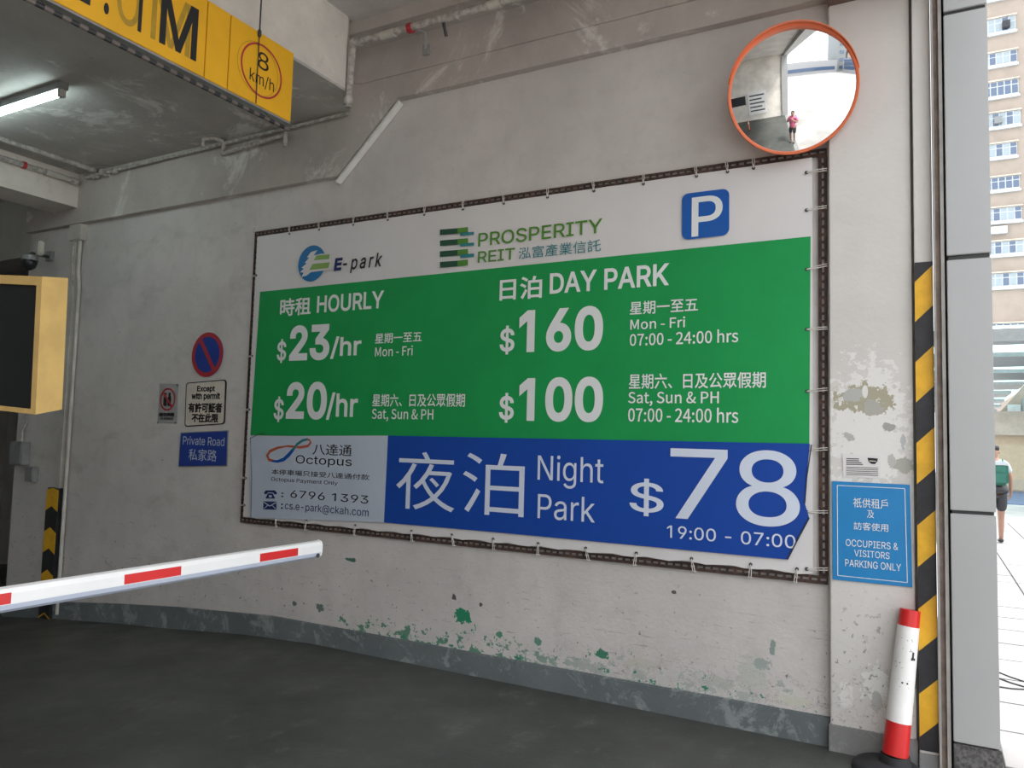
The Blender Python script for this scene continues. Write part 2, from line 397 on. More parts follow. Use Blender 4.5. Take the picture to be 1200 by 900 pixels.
def fit(s, a0, a1, b0, b1, place, mat, parent, bold=0., shear=0., name='lettering', spacing=1., font='sans', split=False):
    cjk = max(map(ord, s)) > 0x2000
    if cjk: font = 'cjk'
    if b1-b0 > .062 and name == 'lettering': split = True
    res = 3 if (cjk or b1-b0 < .2) else 8
    loops = glyph_loops(s, res, spacing, font)
    if not loops: print('EMPTY TEXT', s); return
    own = [0]*len(loops)
    if split and len(s.replace(' ', '')) > 1:       # one part per letter
        rb = []
        for i in range(len(s)):
            rb.append(-1e9 if s[i] == ' ' else max(p[0] for L in glyph_loops(s[:i+1], 2, spacing, font) for p in L))
        for i, L in enumerate(loops):
            c = (min(p[0] for p in L)+max(p[0] for p in L))/2; own[i] = next((k for k in range(len(s)) if c <= rb[k]+1e-4), len(s)-1)
    sg = 1 if area(max(loops, key=lambda L: abs(area(L)))) < 0 else -1
    if bold: loops = [fatten(L, bold*sg) for L in loops]
    loops = [[(x+shear*y, y) for x, y in L] for L in loops]
    xs = [p[0] for L in loops for p in L]; yy = [p[1] for L in loops for p in L]; x0, x1, y0, y1 = min(xs), max(xs), min(yy), max(yy)
    for k in sorted(set(own)):
        V, Fc = fill_loops([L for L, o_ in zip(loops, own) if o_ == k])
        nm = 'letter' if split or len(s) == 1 else name
        joined = nm == name
        me = bpy.data.meshes.new(nm); me.from_pydata([place(a0+(x-x0)/(x1-x0)*(a1-a0), b0+(y-y0)/(y1-y0)*(b1-b0)) for x, y in V], [], Fc); me.update(); me.materials.append(mat)
        o = bpy.data.objects.new(nm, me); COL.objects.link(o); o.parent = parent
        if joined and len(s) > 1: o['kind'] = 'stuff'
        if parent: o.matrix_parent_inverse = pinv(parent)
def crop(x0, y0, k): return lambda p: (x0+p[0]/k, y0+p[1]/k)
c3 = crop(280, 240, 3.103); c4 = crop(280, 480, 3.529); c5 = crop(560, 200, 2.726); c6 = crop(580, 490, 3.0); cP = crop(960, 420, 3.2125); cS = crop(170, 380, 5.0)
def WT(s, c, L, R, T, B, Y, mat, parent, **k):    # left, right, top and bottom points of the printed word, on the plane y=Y
    a0 = W(*c(L), Y).x; a1 = W(*c(R), Y).x; b1 = W(*c(T), Y).z; b0 = W(*c(B), Y).z
    return fit(s, a0, a1, b0, b1, lambda a, b: (a, Y, b), mat, parent, **k)
def wpoly(c, pts, Y, th, mat, name, parent=None):
    return MB().prism([W(*c(p), Y) for p in pts], (0, th, 0)).build(name, mat, parent)

# ================================================================== STRUCTURE
XE = -8.35     # inner end of the main wall
CZ = 4.14      # inner soffit height
OZ = 4.70      # outer ceiling height
prof = [(0.10, 0.0), (-4.2, 0.0), (-4.9, -.035), (-5.7, -.105), (-6.5, -.165), (-7.35, -.24), (-8.5, -.36), (-16, -1.1)]
mb = MB()
loop = [(x, z) for x, z in prof]
mb.prism([(x, -9.0, z) for x, z in loop] + [(-16, -9.0, -1.6), (.10, -9.0, -1.6)], (0, 13, 0))
struct(mb.build('floor', M['floor'])); 
def fz(x):
    for (a, za), (b, zb) in zip(prof, prof[1:]):
        if b <= x <= a: return za+(zb-za)*(x-a)/(b-a)
    return 0
# main wall, plain lower part
struct(MB().box((XE, 0, -1.5), (-.07, .35, 5.4)).build('wall_main', M['wall']))
# proud upper concrete beam, stepped outline
P1 = W(395, 208, -.06); P2 = W(465, 118, -.06)
pts = [(XE, 3.63), (P1.x, 3.63), (P2.x, 4.15), (-.3, 4.15), (-.3, 5.2), (XE, 5.2)]
o = struct(MB().prism([(x, 0.0, z) for x, z in pts], (0, -.06, 0)).build('trim_1', M['upper']))
# second shallow step of the beam
struct(MB().prism([(-4.0, -.06, 4.36), (-3.85, -.06, 4.33), (-.3, -.06, 4.33), (-.3, -.06, 5.2), (-4.0, -.06, 5.2)], (0, -.015, 0)).build('trim_2', M['upper']))
# sloping edge strip along the diagonal, pale colour stands for street light on it
d = (P2-P1).normalized(); nrm = Vector((d.z, 0, -d.x))
struct(MB().prism([P1+nrm*.004-d*.03, P2+nrm*.004+d*.01, P2+nrm*.03+d*.01, P1+nrm*.03-d*.03], (0, .055, 0)).build('trim_3', M['ledge'], bevel=.004))
# plinth along the wall foot (its top follows the ramp)
ktop = [(-.483, .153), (-4.6, .150), (-5.7, .080), (-6.5, .008), (-7.35, -.079), (XE, -.20)]
struct(MB().prism([(x, 0.0, z) for x, z in ktop] + [(x, 0.0, z-.03) for x, z in prof[::-1] if x > XE and x < -.483][0:0] + [(XE, 0, -.6), (-.483, 0, -.6)], (0, -.028, 0)).build('baseboard_main', M['plinth'], bevel=.006))
# pillar at the entrance
struct(MB().box((-.483, -.06, -.5), (-.078, 0.35, 4.10)).build('wall_pillar', M['pillar'], bevel=.006))
struct(MB().box((-.490, -.075, -.5), (-.070, 0.0, .135)).build('baseboard_pillar', M['plinth_g'], bevel=.004))
struct(MB().box((-.078, -.015, -.5), (-.055, .3, 4.72)).build('trim_4', M['trackl']))
struct(MB().box((-.064, -.09, .085), (.022, .3, 4.72)).build('wall_return', M['pillar'], bevel=.003))
struct(MB().box((-.066, -.095, -.5), (.024, .3, .085)).build('baseboard_return', M['plinth_g'], bevel=.003))
struct(MB().box((-.483, -.40, 4.10), (.10, -.0, 4.72)).build('trim_5', M['brown']))
# ceilings
EDG = [(-16, -9.0), (-3.77, -9.0), (-3.77, -.36), (-3.97, -.06), (-3.97, 0), (-8.3, 0), (-8.3, 4), (-16, 4)]
struct(MB().prism([(x, y, 4.13) for x, y in EDG], (0, 0, .02)).build('ceiling_inner', M['soffit']))
struct(MB().prism([(x, y, 4.15) for x, y in EDG], (0, 0, 1.2)).build('trim_6', M['fascia']))
struct(MB().box((-3.79, -9.0, OZ), (.35, 0.35, OZ+.5)).build('ceiling_outer', M['outer']))
struct(MB().box((-3.97, -.29, 4.60), (-.3, -.05, OZ+.3)).build('trim_12', M['upper']))
struct(MB().box((-7.9, -9.0, 3.79), (-7.47, -.06, CZ)).build('trim_7', M['fascia']))
struct(MB().box((.02, -9.0, 4.55), (.35, -.12, OZ)).build('trim_8', M['panel']))       # lintel over the entrance, above the view
# far interior
struct(MB().box((-16, .15, 3.45), (XE, .45, CZ)).build('trim_9', M['inner']))
struct(MB().box((-16.2, -9.2, -1.6), (-16, 4.2, 4.7)).build('wall_back', M['inner']))
struct(MB().box((-16, 4.0, -1.6), (XE, 4.2, 4.7)).build('wall_far', M['inner']))
struct(MB().box((XE, .35, -1.6), (XE+.2, 4.2, 4.7)).build('wall_side', M['inner']))
struct(MB().box((-16, -9.2, -1.6), (.10, -9.0, 4.72)).build('wall_opposite', M['fascia']))
struct(MB().box((-.1, -9.6, -.5), (.35, -8.9, 4.72)).build('wall_entrance', M['panel']))

# shutter guide track beside the pillar
t = thing('shutter_guide', (.05, -.1, 0), 'brown metal roller shutter guide rail beside the yellow and black striped edge', 'rail')
MB().box((.024, -.13, 0), (.034, .1, 4.72)).build('guide_edge', M['trackl'], t)
MB().box((.034, -.10, 0), (.058, .1, 4.72)).build('channel', M['track'], t)
MB().box((.058, -.13, 0), (.074, .1, 4.72)).build('guide_edge', M['trackl'], t)
struct(MB().box((.074, -.04, -.3), (.084, .2, 4.72)).build('trim_10', M['dark']))
# clad column
t = thing('clad_column', (.18, 0, 0), 'tall column clad in grey metal panels on a dark granite foot', 'column')
zz = [(.185, 1.288), (1.305, 2.565), (2.59, 3.86), (3.88, 4.72)]
for a, b in zz: MB().box((.084, -.14, a), (.278, .55, b)).build('panel', M['panel'], t, bevel=.003)
MB().box((.092, -.125, 0), (.270, .53, 4.72)).build('core', M['dark'], t)
MB().box((.084, -.14, -.02), (.285, .56, .178)).build('granite_foot', M['granite'], t, bevel=.003)

# hazard stripes on the return edge
t = thing('hazard_stripe_strip', (-.02, -.09, .1), 'tall yellow and black striped strip on the pillar edge beside the shutter guide', 'stripes')
Ys = -.092; xl, xr = -.063, .021
zt = W(1072, 308, -.09).z; per = W(1072, 331, -.09).z - W(1072, 424.5, -.09).z
zb0 = W(1072, 331, -.09).z; dz = W(1072, 331, -.09).z; rise = .085
edges = [zb0 - k*per/2 for k in range(0, 14)]
def stripe(zhi, zlo, mat):     # zhi, zlo at left edge
    a = [(xl, max(zlo, .10)), (xr, min(max(zlo+rise, .10), zt)), (xr, min(zhi+rise, zt)), (xl, min(zhi, zt))]
    if zhi+rise > zt and zhi < zt: a = [(xl, zlo), (xr, min(zlo+rise, zt)), (xr, zt), (xl, zt)]
    if a[3][1]-a[0][1] < .003 and a[2][1]-a[1][1] < .003: return
    MB().prism([(x, Ys, z) for x, z in a], (0, -.003, 0)).build('stripe', mat, t)
stripe(zt, edges[0], M['hazb'])
for k in range(12):
    if edges[k] < .12: break
    stripe(edges[k], edges[k+1], M['hazy'] if k % 2 == 0 else M['hazb'])

# ================================================================== BILLBOARD
FX0, FX1, FZ0, FZ1 = -5.005, -.497, .853, 3.29
t = thing('billboard_frame', (-2.75, 0, FZ0), 'rusty perforated steel angle frame on the wall around the big green and blue parking banner', 'frame')
def ladder(L, horiz, a, flip):
    mb = MB(); w = .045; s = .013
    def put(u0, u1, v0, v1, y0=-.020, y1=-.016):
        if horiz: mb.box((u0, y0, a+v0), (u1, y1, a+v1))
        else: mb.box((a+v0, y0, u0), (a+v1, y1, u1))
    put(L[0], L[1], 0, .018); put(L[0], L[1], .018+s, w)
    u = L[0]; 
    while u < L[1]:
        put(u, min(u+.014, L[1]), .018, .018+s); u += .045
    lip = (0, .004) if not flip else (w-.004, w)
    put(L[0], L[1], lip[0], lip[1], -.016, 0.0)
    return mb
ladder((FX0, FX1), True, FZ1-.045, True).build('frame_bar', M['rust'], t)
ladder((FX0, FX1), True, FZ0, False).build('frame_bar', M['rust'], t)
ladder((FZ0+.045, FZ1-.045), False, FX0, False).build('frame_bar', M['rust'], t)
ladder((FZ0+.045, FZ1-.045), False, FX1-.045, True).build('frame_bar', M['rust'], t)
t = thing('parking_price_banner', (-2.75, -.038, .9), 'large white and green hourly and day parking price banner laced inside the rusty frame', 'banner')
YB = -.040
bx0, bx1, bz0, bz1 = FX0+.050, FX1-.075, FZ0+.050, FZ1-.050
mb = MB(); nx, nz = 60, 30       # gently rippled vinyl sheet
for j in range(nz+1):
    for i in range(nx+1):
        x = bx0+(bx1-bx0)*i/nx; z = bz0+(bz1-bz0)*j/nz
        e = min(i, nx-i, j, nz-j)/3
        mb.v.append((x, YB+.004 + (.002*math.sin(i*2.3)*(1-e) if e < 1 else 0), z + (.006*math.sin(i*1.9) if j in (0,) else 0)))
for j in range(nz):
    for i in range(nx):
        a = j*(nx+1)+i; mb.f.append((a, a+1, a+nx+2, a+nx+1))
o = mb.build('vinyl_sheet', M['vinyl'], t, smooth=True)
I = lambda p: p
wpoly(I, [(305, 342), (950, 277), (948.5, 520.5), (293.5, 510)], YB-.0005, -.0008, M['green'], 'green_panel', t)
YT = YB-.0035
G = [('時租', (150,370), (262,360), (243,335), (170,405), 'white', .028), ('HOURLY', (284,365), (527,345), (510,312), (292,393), 'white', .03),
     ('$', (138,535), (172,530), (158,488), (155,575), 'white', .035), ('23', (185,505), (330,495), (300,433), (210,568), 'white', .045),
     ('/hr', (333,520), (445,510), (372,478), (340,560), 'white', .035), ('星期一至五', (495,485), (665,480), (640,461), (510,505), 'white', .01),
     ('Mon - Fri', (495,535), (632,530), (610,512), (510,552), 'white', .01),
     ('$', (127,740), (163,740), (147,697), (145,790), 'white', .035), ('20', (173,715), (320,710), (290,643), (200,780), 'white', .045),
     ('/hr', (318,730), (432,735), (360,682), (325,782), 'white', .035), ('星期六、日及公眾假期', (485,710), (822,710), (650,687), (500,734), 'white', .01),
     ('Sat, Sun & PH', (483,762), (707,762), (690,743), (545,788), 'white', .01)]
for s, L, R, T, B, m, b in G: WT(s, c3, L, R, T, B, YT, M[m], t, bold={.03: .017, .028: .007, .045: .030, .035: .016, .01: .004}[b], font='cjk' if b < .02 else 'sans', split=b > .02)
G = [('日泊', (70,375), (205,370), (180,336), (85,415), 'white', .028), ('DAY PARK', (230,355), (612,330), (600,296), (240,393), 'white', .03),
     ('$', (70,540), (117,540), (95,495), (92,587), 'white', .035), ('160', (132,510), (400,500), (355,432), (250,578), 'white', .045),
     ('星期一至五', (485,440), (703,430), (660,408), (495,461), 'white', .01), ('Mon - Fri', (487,490), (662,485), (650,466), (500,508), 'white', .01),
     ('07:00 - 24:00 hrs', (485,540), (832,530), (770,507), (500,560), 'white', .01),
     ('$', (68,755), (115,755), (92,710), (90,805), 'white', .035), ('100', (132,730), (400,730), (355,658), (250,802), 'white', .045),
     ('星期六、日及公眾假期', (482,673), (920,670), (850,643), (500,698), 'white', .01), ('Sat, Sun & PH', (480,728), (770,728), (750,705), (555,752), 'white', .01),
     ('07:00 - 24:00 hrs', (480,780), (832,780), (770,757), (500,802), 'white', .01)]
for s, L, R, T, B, m, b in G: WT(s, c5, L, R, T, B, YT, M[m], t, bold={.03: .017, .028: .007, .045: .030, .035: .016, .01: .004}[b], font='cjk' if b < .02 else 'sans', split=b > .02)
WT('PROSPERITY', I, (560.4,282), (706,265), (702,256), (562,289), YT, M['logogreen'], t, bold=.008, split=True)
WT('REIT', I, (560,300), (603.3,297), (600,290.6), (562,308), YT, M['logogreen'], t, bold=.008, split=True)
WT('泓富產業信託', c5, (130,265), (393,235), (380,219), (145,282), YT, M['teal'], t)
WT('E', c3, (345,215), (377,210), (362,193), (350,240), YT, M['navy'], t, bold=.04, shear=.12)
WT('-park', c3, (378,215), (522,200), (505,174), (395,250), YT, M['black'], t, bold=.012, shear=.2, spacing=1.25)
# stacked-bar emblem
for (v0, v1) in ((86,110), (126,150), (165,190), (204,229)):
    wpoly(c3, [(731,v0+4), (795,v0-1), (795,v1-5), (731,v1)], YT, -.0005, M['darkgreen'], 'emblem', t)
    wpoly(c3, [(795,v0-1), (833,v0-5), (833,v1-9), (795,v1-5)], YT, -.0005, M['logogreen'], 'emblem', t)
for (v0, v1) in ((99,110), (138,149), (178,190)):
    wpoly(c3, [(805,v0+3), (855,v0-1), (855,v1-1), (805,v1+3)], YT-.001, -.0005, M['teal'], 'emblem', t)
# round blue emblem with white streaks and lime bars
c0 = W(*c3((265,213)), YT); rr = (W(*c3((265,148)), YT).z-W(*c3((265,278)), YT).z)/2
MB().prism([(c0.x+rr*1.0*math.cos(a*math.pi/24), YT, c0.z+rr*math.sin(a*math.pi/24)) for a in range(48)], (0, -.0005, 0)).build('emblem', M['logoblue'], t)
wpoly(c3, [(285,165), (262,172), (248,190), (255,193), (240,210), (246,214), (228,228), (236,233), (222,245), (235,247), (228,262), (245,258), (262,245), (335,236), (335,178), (300,178), (272,184)], YT-.001, -.0005, M['vinyl'], 'emblem', t)
wpoly(c3, [(283,184), (330,180), (328,197), (272,202)], YT-.002, -.0005, M['lime'], 'emblem', t)
wpoly(c3, [(268,215), (330,209), (326,230), (256,237)], YT-.002, -.0005, M['lime'], 'emblem', t)
# blue P square
def rrect(c, TL, TR, BR, BL, Y, r, th, mat, name, parent):
    q = [W(*c(p), Y) for p in (TL, TR, BR, BL)]
    return rquad(q, r, (0, th, 0), mat, name, parent)
def rquad(q, r, dvec, mat, name, parent):
    out = []
    for i in range(4):
        p = q[i]; a = (q[i-1]-p).normalized(); b = (q[(i+1) % 4]-p).normalized()
        for k in range(5):
            s = k/4*math.pi/2; out.append(p + a*r*(1-math.sin(s)) + b*r*(1-math.cos(s)))
    return MB().prism(out, dvec).build(name, mat, parent)
rrect(c5, (652,75), (803,56), (803,205), (652,222), YT, .04, -.0005, M['pblue'], 'parking_symbol', t)
WT('P', c5, (683,150), (782,120), (750,78), (697,210), YT-.001, M['white'], t, bold=.008)
# eyelets and tie cords
def tie(px, py, side):
    p = W(px, py, YB); e = Vector((p.x, YB-.001, p.z))
    MB().lathe([(0.001, -.003), (.010, -.003), (.010, 0.0)], e, (0, 1, 0), 10).build('eyelet', M['dark'], t)
    d = {'t': (0, 0, 1), 'b': (0, 0, -1), 'l': (-1, 0, 0), 'r': (1, 0, 0)}[side]; d = Vector(d)
    if side == 't': q = Vector((p.x+random.uniform(-.01,.01), YB-.002, FZ1+.002))
    elif side == 'b': q = Vector((p.x+random.uniform(-.015,.02), YB-.002, FZ0-.002))
    elif side == 'r': q = Vector((FX1+.002, YB-.002, p.z+random.uniform(0,.02)))
    else: q = Vector((FX0-.002, YB-.002, p.z+random.uniform(-.01,.01)))
    side_v = Vector((.006, 0, 0)) if side in 'tb' else Vector((0, 0, .006))
    for s in (-1, 1):
        MB().tube([e+Vector((0,-.003,0)), (e+q)/2+side_v*s+Vector((0,-.004,0)), q+side_v*s+Vector((0,-.002,0)), q+side_v*s+Vector((0,.03,0))], .0028, 5).build('tie_cord', M['cord'], t)
for u in (340.6, 375, 414.7, 455, 497.5, 542.6, 590.4, 641.4, 695.7, 753.7, 816, 852.5, 883):
    x = W(u, 250, YB).x; z = bz1-.016
    MB; tie_p = (x, z)
    k = F; 
    # eyelet centre in wall metres
    e = Vector((x, YB-.001, z))
    pr = e-CAM; tie(600+F*pr.dot(rt)/pr.dot(fw), 450-F*pr.dot(up)/pr.dot(fw), 't')
def tie_xz(x, z, side):
    pr = Vector((x, YB, z))-CAM; tie(600+F*pr.dot(rt)/pr.dot(fw), 450-F*pr.dot(up)/pr.dot(fw), side)
for u in (321.6, 358, 415.5, 481.8, 529.4, 578, 630.7, 686.7, 746, 810.7, 880, 934): tie_xz(W(u, 640, YB).x, bz0+.022, 'b')
for v in (202, 246, 315.6, 386, 458.6, 528, 600, 667): tie_xz(bx1-.03, W(948, v, YB).z, 'r')
for v in (323, 417, 480, 561, 593): tie_xz(bx0+.015, W(298, v, YB).z, 'l')

# overlaid lower strip
t2 = thing('night_parking_strip', (-2.75, -.046, 1.0), 'white and dark blue night park strip pasted over the foot of the green banner', 'banner')
YC = -.0460
wpoly(I, [(292.8,511), (454.8,510.5), (450,612.3), (292.8,606.5)], YC, -.0012, M['pale'], 'pale_panel', t2)
wpoly(I, [(454.8,510.5), (949,520), (945.5,560), (943.3,590), (948.3,606.7), (922.7,655.7), (580,623.6), (450,612.3)], YC-.0001, -.0012, M['blue'], 'blue_panel', t2)
MB().tube([W(951,521,YC-.003), W(945.5,560,YC-.004), W(943.3,590,YC-.003)], .003, 6).build('curled_edge', M['dark'], t2)
MB().tube([W(948.3,606.7,YC-.003), W(936,630,YC-.006), W(922.7,655.7,YC-.003)], .004, 6).build('curled_edge', M['dark'], t2)
MB().tube([W(293.5,513,YC-.003), W(295,560,YC-.004), W(294,606,YC-.003)], .002, 6).build('curled_edge', M['dark'], t2)
MB().tube([W(293,514,YC-.003), W(303,509,YC-.006), W(310,507,YC-.003)], .002, 6).build('curled_edge', M['dark'], t2)
YU = YC-.0035
G = [('八達通', (305,165), (467,165), (440,145), (320,187), 'black', 0.), ('Octopus', (235,210), (467,212), (245,188), (400,240), 'black', 0.),
     ('本停車場只接受八達通付款', (135,262), (540,272), (145,246), (528,292), 'black', 0.), ('Octopus Payment Only', (133,290), (408,300), (140,279), (385,315), 'black', 0.),
     (':', (175,350), (184,350), (180,343), (180,362), 'navy', .02), ('6796 1393', (213,352), (535,370), (222,333), (525,389), 'black', 0.),
     (':', (174,398), (182,398), (178,388), (178,411), 'navy', .02), ('cs.e-park@ckah.com', (190,402), (537,415), (275,388), (350,434), 'navy', 0.)]
for s, L, R, T, B, m, b in G: WT(s, c4, L, R, T, B, YU, M[m], t2, bold=b)
WT('夜', c4, (650,320), (893,320), (770,175), (878,425), YU, M['bwhite'], t2, bold=-.001)
WT('泊', c4, (925,320), (1180,320), (1110,183), (1160,446), YU, M['bwhite'], t2, bold=-.001)
G = [('Night', (150,190), (382,190), (160,129), (262,248), .0), ('Park', (150,320), (352,320), (160,267), (340,368), .0), ('$', (473,290), (593,290), (535,213), (537,345), .006),
     ('7', (617,130), (818,130), (700,108), (680,355), .002), ('8', (848,250), (1072,250), (960,113), (962,381), .004), ('19:00 - 07:00', (605,400), (1057,430), (630,378), (1020,456), .004)]
for s, L, R, T, B, b in G: WT(s, c6, L, R, T, B, YU, M['bwhite'], t2, bold=b, split=True)
# loop emblem: figure of eight ribbon in three colours
def ribbon(c, pts, w, Y, mat):
    P = [W(*c(p), Y) for p in pts]; mb = MB(); n0 = len(P)
    L = []; Rr = []
    for i, p in enumerate(P):
        d = (P[min(i+1, n0-1)]-P[max(i-1, 0)]).normalized(); q = Vector((-d.z, 0, d.x)); ww = w[i] if isinstance(w, list) else w
        L.append(p+q*ww); Rr.append(p-q*ww)
    mb.v = [tuple(v) for v in L+Rr]; mb.f = [(i, i+1, n0+i+1, n0+i) for i in range(n0-1)]
    mb.build('loop_emblem', mat, t2, smooth=False)
ribbon(c4, [(205,150), (160,158), (128,172), (117,190), (125,208), (150,214)], [.004,.010,.012,.013,.012,.010], YU, M['coral'])
ribbon(c4, [(135,213), (160,214), (185,206), (205,188), (222,168), (235,152)], [.006,.011,.015,.016,.014,.008], YU-.0006, M['pblue'])
ribbon(c4, [(222,168), (240,143), (262,128), (285,122)], [.008,.010,.011,.008], YU-.0012, M['teal'])
ribbon(c4, [(275,121), (292,126), (297,136), (285,150), (255,156), (205,151), (180,153)], [.005,.008,.009,.010,.010,.008,.004], YU-.0009, M['coral'])
# telephone icon and envelope icon
wpoly(c4, [(104,343), (112,334), (148,334), (158,345), (155,351), (146,350), (142,343), (120,342), (115,349), (106,350)], YU, -.0005, M['navy'], 'telephone_icon', t2)
wpoly(c4, [(120,346), (140,347), (150,368), (110,367)], YU, -.0005, M['navy'], 'telephone_icon', t2)
wpoly(c4, [(124,354), (136,354), (136,363), (124,363)], YU-.0008, -.0005, M['pale'], 'telephone_icon', t2)
wpoly(c4, [(101,379), (155,380), (155,414), (101,412)], YU, -.0005, M['navy'], 'envelope_icon', t2)
ribbon(c4, [(103,383), (128,399), (153,384)], .004, YU-.001, M['pale']); ribbon(c4, [(103,410), (120,395)], .003, YU-.001, M['pale']); ribbon(c4, [(153,411), (136,395)], .003, YU-.001, M['pale'])

# ================================================================== SIGNS LEFT OF THE BILLBOARD
c0 = W(242.8, 415.6, -.01); rr = (W(244, 389.5, -.01).z-W(242, 441.8, -.01).z)/2
t = thing('no_stopping_sign', (c0.x, 0, c0.z-rr), 'round red and blue no stopping sign with a diagonal bar, above the permit plate', 'sign')
def disc(r0_, r1_, y, th, mat, name, a0=0, a1=2*math.pi):
    mb = MB(); k = 48
    if r0_ == 0: mb.prism([(c0.x+r1_*math.cos(2*math.pi*i/k), y, c0.z+r1_*math.sin(2*math.pi*i/k)) for i in range(k)], (0, th, 0))
    else:
        mb.lathe([(r0_, 0), (r1_, 0), (r1_, abs(th)), (r0_, abs(th)), (r0_, 0)], (c0.x, y, c0.z), (0, -1, 0), 48)
    return mb.build(name, mat, t, smooth=False)
disc(0, rr, -.006, -.004, M['signblue'], 'plate'); disc(rr*.80, rr, -.0102, -.001, M['signred'], 'red_ring')
a = math.radians(125); u = Vector((math.cos(a), 0, math.sin(a))); q = Vector((-u.z, 0, u.x)); cc = Vector((c0.x, -.0104, c0.z))
MB().prism([cc+u*rr*.83+q*rr*.10, cc-u*rr*.83+q*rr*.10, cc-u*rr*.83-q*rr*.10, cc+u*rr*.83-q*rr*.10], (0, -.001, 0)).build('diagonal_bar', M['signred'], t)
q = [W(*cS(p), -.008) for p in ((240,343), (476,323), (466,585), (231,601))]
t = thing('permit_plate', (q[3].x, 0, q[3].z), 'white plate with black border reading except with permit, below the round sign', 'sign')
rquad(q, .03, (0, .006, 0), M['black'], 'border', t)
cc = sum(q, Vector())/4; rquad([cc+(p-cc)*Vector((.95, 1, .955)) if False else Vector((cc.x+(p.x-cc.x)*.95, -.009, cc.z+(p.z-cc.z)*.957)) for p in q], .025, (0, -.001, 0), M['cream'], 'plate', t)
WT('Except', cS, (305,378), (410,372), (400,360), (330,402), -.0115, M['black'], t, bold=.03)
WT('with permit', cS, (272,425), (440,415), (420,400), (330,448), -.0115, M['black'], t, bold=.03)
WT('有許可証者', cS, (252,492), (452,482), (400,459), (270,517), -.0115, M['black'], t, bold=.015)
WT('不在此限', cS, (272,552), (430,545), (400,523), (290,575), -.0115, M['black'], t, bold=.015)
q = [W(*cS(p), -.008) for p in ((208,634), (487,621), (480,831), (194,836))]
t = thing('private_road_sign', (q[3].x, 0, q[3].z), 'blue private road sign plate, lowest of the plates left of the billboard', 'sign')
MB().prism(q, (0, .006, 0)).build('metal_edge', M['metal'], t)
cc = sum(q, Vector())/4
MB().prism([Vector((cc.x+(p.x-cc.x)*.97, -.009, cc.z+(p.z-cc.z)*.95)) for p in q], (0, -.001, 0)).build('plate', M['signblue'], t)
WT('Private Road', cS, (222,685), (465,683), (385,660), (240,705), -.0115, M['pale'], t, bold=.0)
WT('私家路', cS, (255,765), (420,762), (400,735), (270,797), -.0115, M['pale'], t, bold=.0)
q = [W(*cS(p), -.004) for p in ((85,346), (195,350), (187,583), (72,578))]
t = thing('film_notice', (q[3].x, 0, q[3].z), 'small clear film notice with a red ring, left of the permit plate', 'notice')
MB().prism(q, (0, .002, 0)).build('film', M['film'], t)
c0 = W(*cS((132,440)), -.006); r1 = (W(*cS((132,373)), -.006).z-W(*cS((132,507)), -.006).z)/2
MB().lathe([(r1*.85, 0), (r1, 0), (r1, .001), (r1*.85, .001)], (c0.x, -.006, c0.z), (0, -1, 0), 36).build('red_ring', M['signred'], t, smooth=False)
for dx in (-.3, .25):
    MB().prism([(c0.x+r1*(dx+a), -.007, c0.z+r1*b) for a, b in ((-.2,-.55), (.2,-.6), (.22,.1), (.1,.35), (.16,.5), (0,.62), (-.16,.5), (-.1,.3), (-.22,.1))], (0, -.001, 0)).build('figure_symbol', M['black'], t)
MB().prism([(c0.x+r1*a, -.0085, c0.z+r1*b) for a, b in ((-.72,.58), (-.58,.72), (.72,-.58), (.58,-.72))], (0, -.001, 0)).build('diagonal_bar', M['signred'], t)
WT('請勿奔跑', cS, (82,528), (172,530), (150,517), (90,541), -.0065, M['black'], t, bold=.02)
WT('NO RUNNING', cS, (90,550), (165,552), (150,545), (95,560), -.0065, M['black'], t, bold=.02)
for p in ((190,357), (75,577), (178,578)):
    e = W(*cS(p), -.006); MB().lathe([(.001, .004), (.008, .003), (.008, 0)], e, (0, -1, 0), 8).build('screw', M['dark'], t)

# ================================================================== PILLAR SIGNS
YP = -.068
q = [W(*cP(p), YP) for p in ((48,462), (341,476), (351,862), (50,832))]
t = thing('occupiers_parking_sign', (q[3].x, -.06, q[3].z), 'bright blue occupiers and visitors parking only sign on the pillar', 'sign')
MB().prism(q, (0, .006, 0)).build('plate', M['skyblue'], t, bevel=.001)
b0 = [W(*cP(p), YP-.0008) for p in ((68,478), (322,490), (332,844), (70,817))]
for i in range(4):
    a, b = b0[i], b0[(i+1) % 4]; d = (b-a).normalized(); s = Vector((-d.z, 0, d.x))*.0016
    MB().prism([a+s, b+s, b-s, a-s], (0, -.0005, 0)).build('border_line', M['white'], t)
YQ = YP-.002
for s, L, R, T, B in (('祇供租戶', (128,543), (258,543), (180,527), (140,561)), ('及', (180,586), (207,586), (190,572), (190,601)), ('訪客使用', (130,632), (260,632), (150,616), (200,649)),
                      ('OCCUPIERS &', (100,700), (297,700), (130,682), (260,719)), ('VISITORS', (132,735), (265,737), (150,721), (250,755)), ('PARKING ONLY', (98,770), (308,780), (120,757), (290,800))):
    WT(s, cP, L, R, T, B, YQ, M['white'], t)
q = [W(*cP(p), -.064) for p in ((87,358), (232,369), (230,452), (91,445))]
t = thing('paper_notice', (q[3].x, -.06, q[3].z), 'small white paper notice taped above the bright blue sign on the pillar', 'notice')
MB().prism(q, (0, .003, 0)).build('sheet', M['vinyl'], t)
for v, e in ((376,150), (383,150), (390,160), (397,165)): wpoly(cP, [(102,v), (e,v+1), (e,v+4), (102,v+3)], -.0650, -.0004, M['black'], 'text_line', t)
for v in (408, 415, 422, 429, 436): wpoly(cP, [(102,v), (222,v+4), (222,v+6), (102,v+2)], -.0650, -.0004, M['grey'], 'text_line', t)
wpoly(cP, [(182,374), (221,377), (219,388), (210,398), (196,397), (186,388)], -.0650, -.0005, M['black'], 'crest', t)
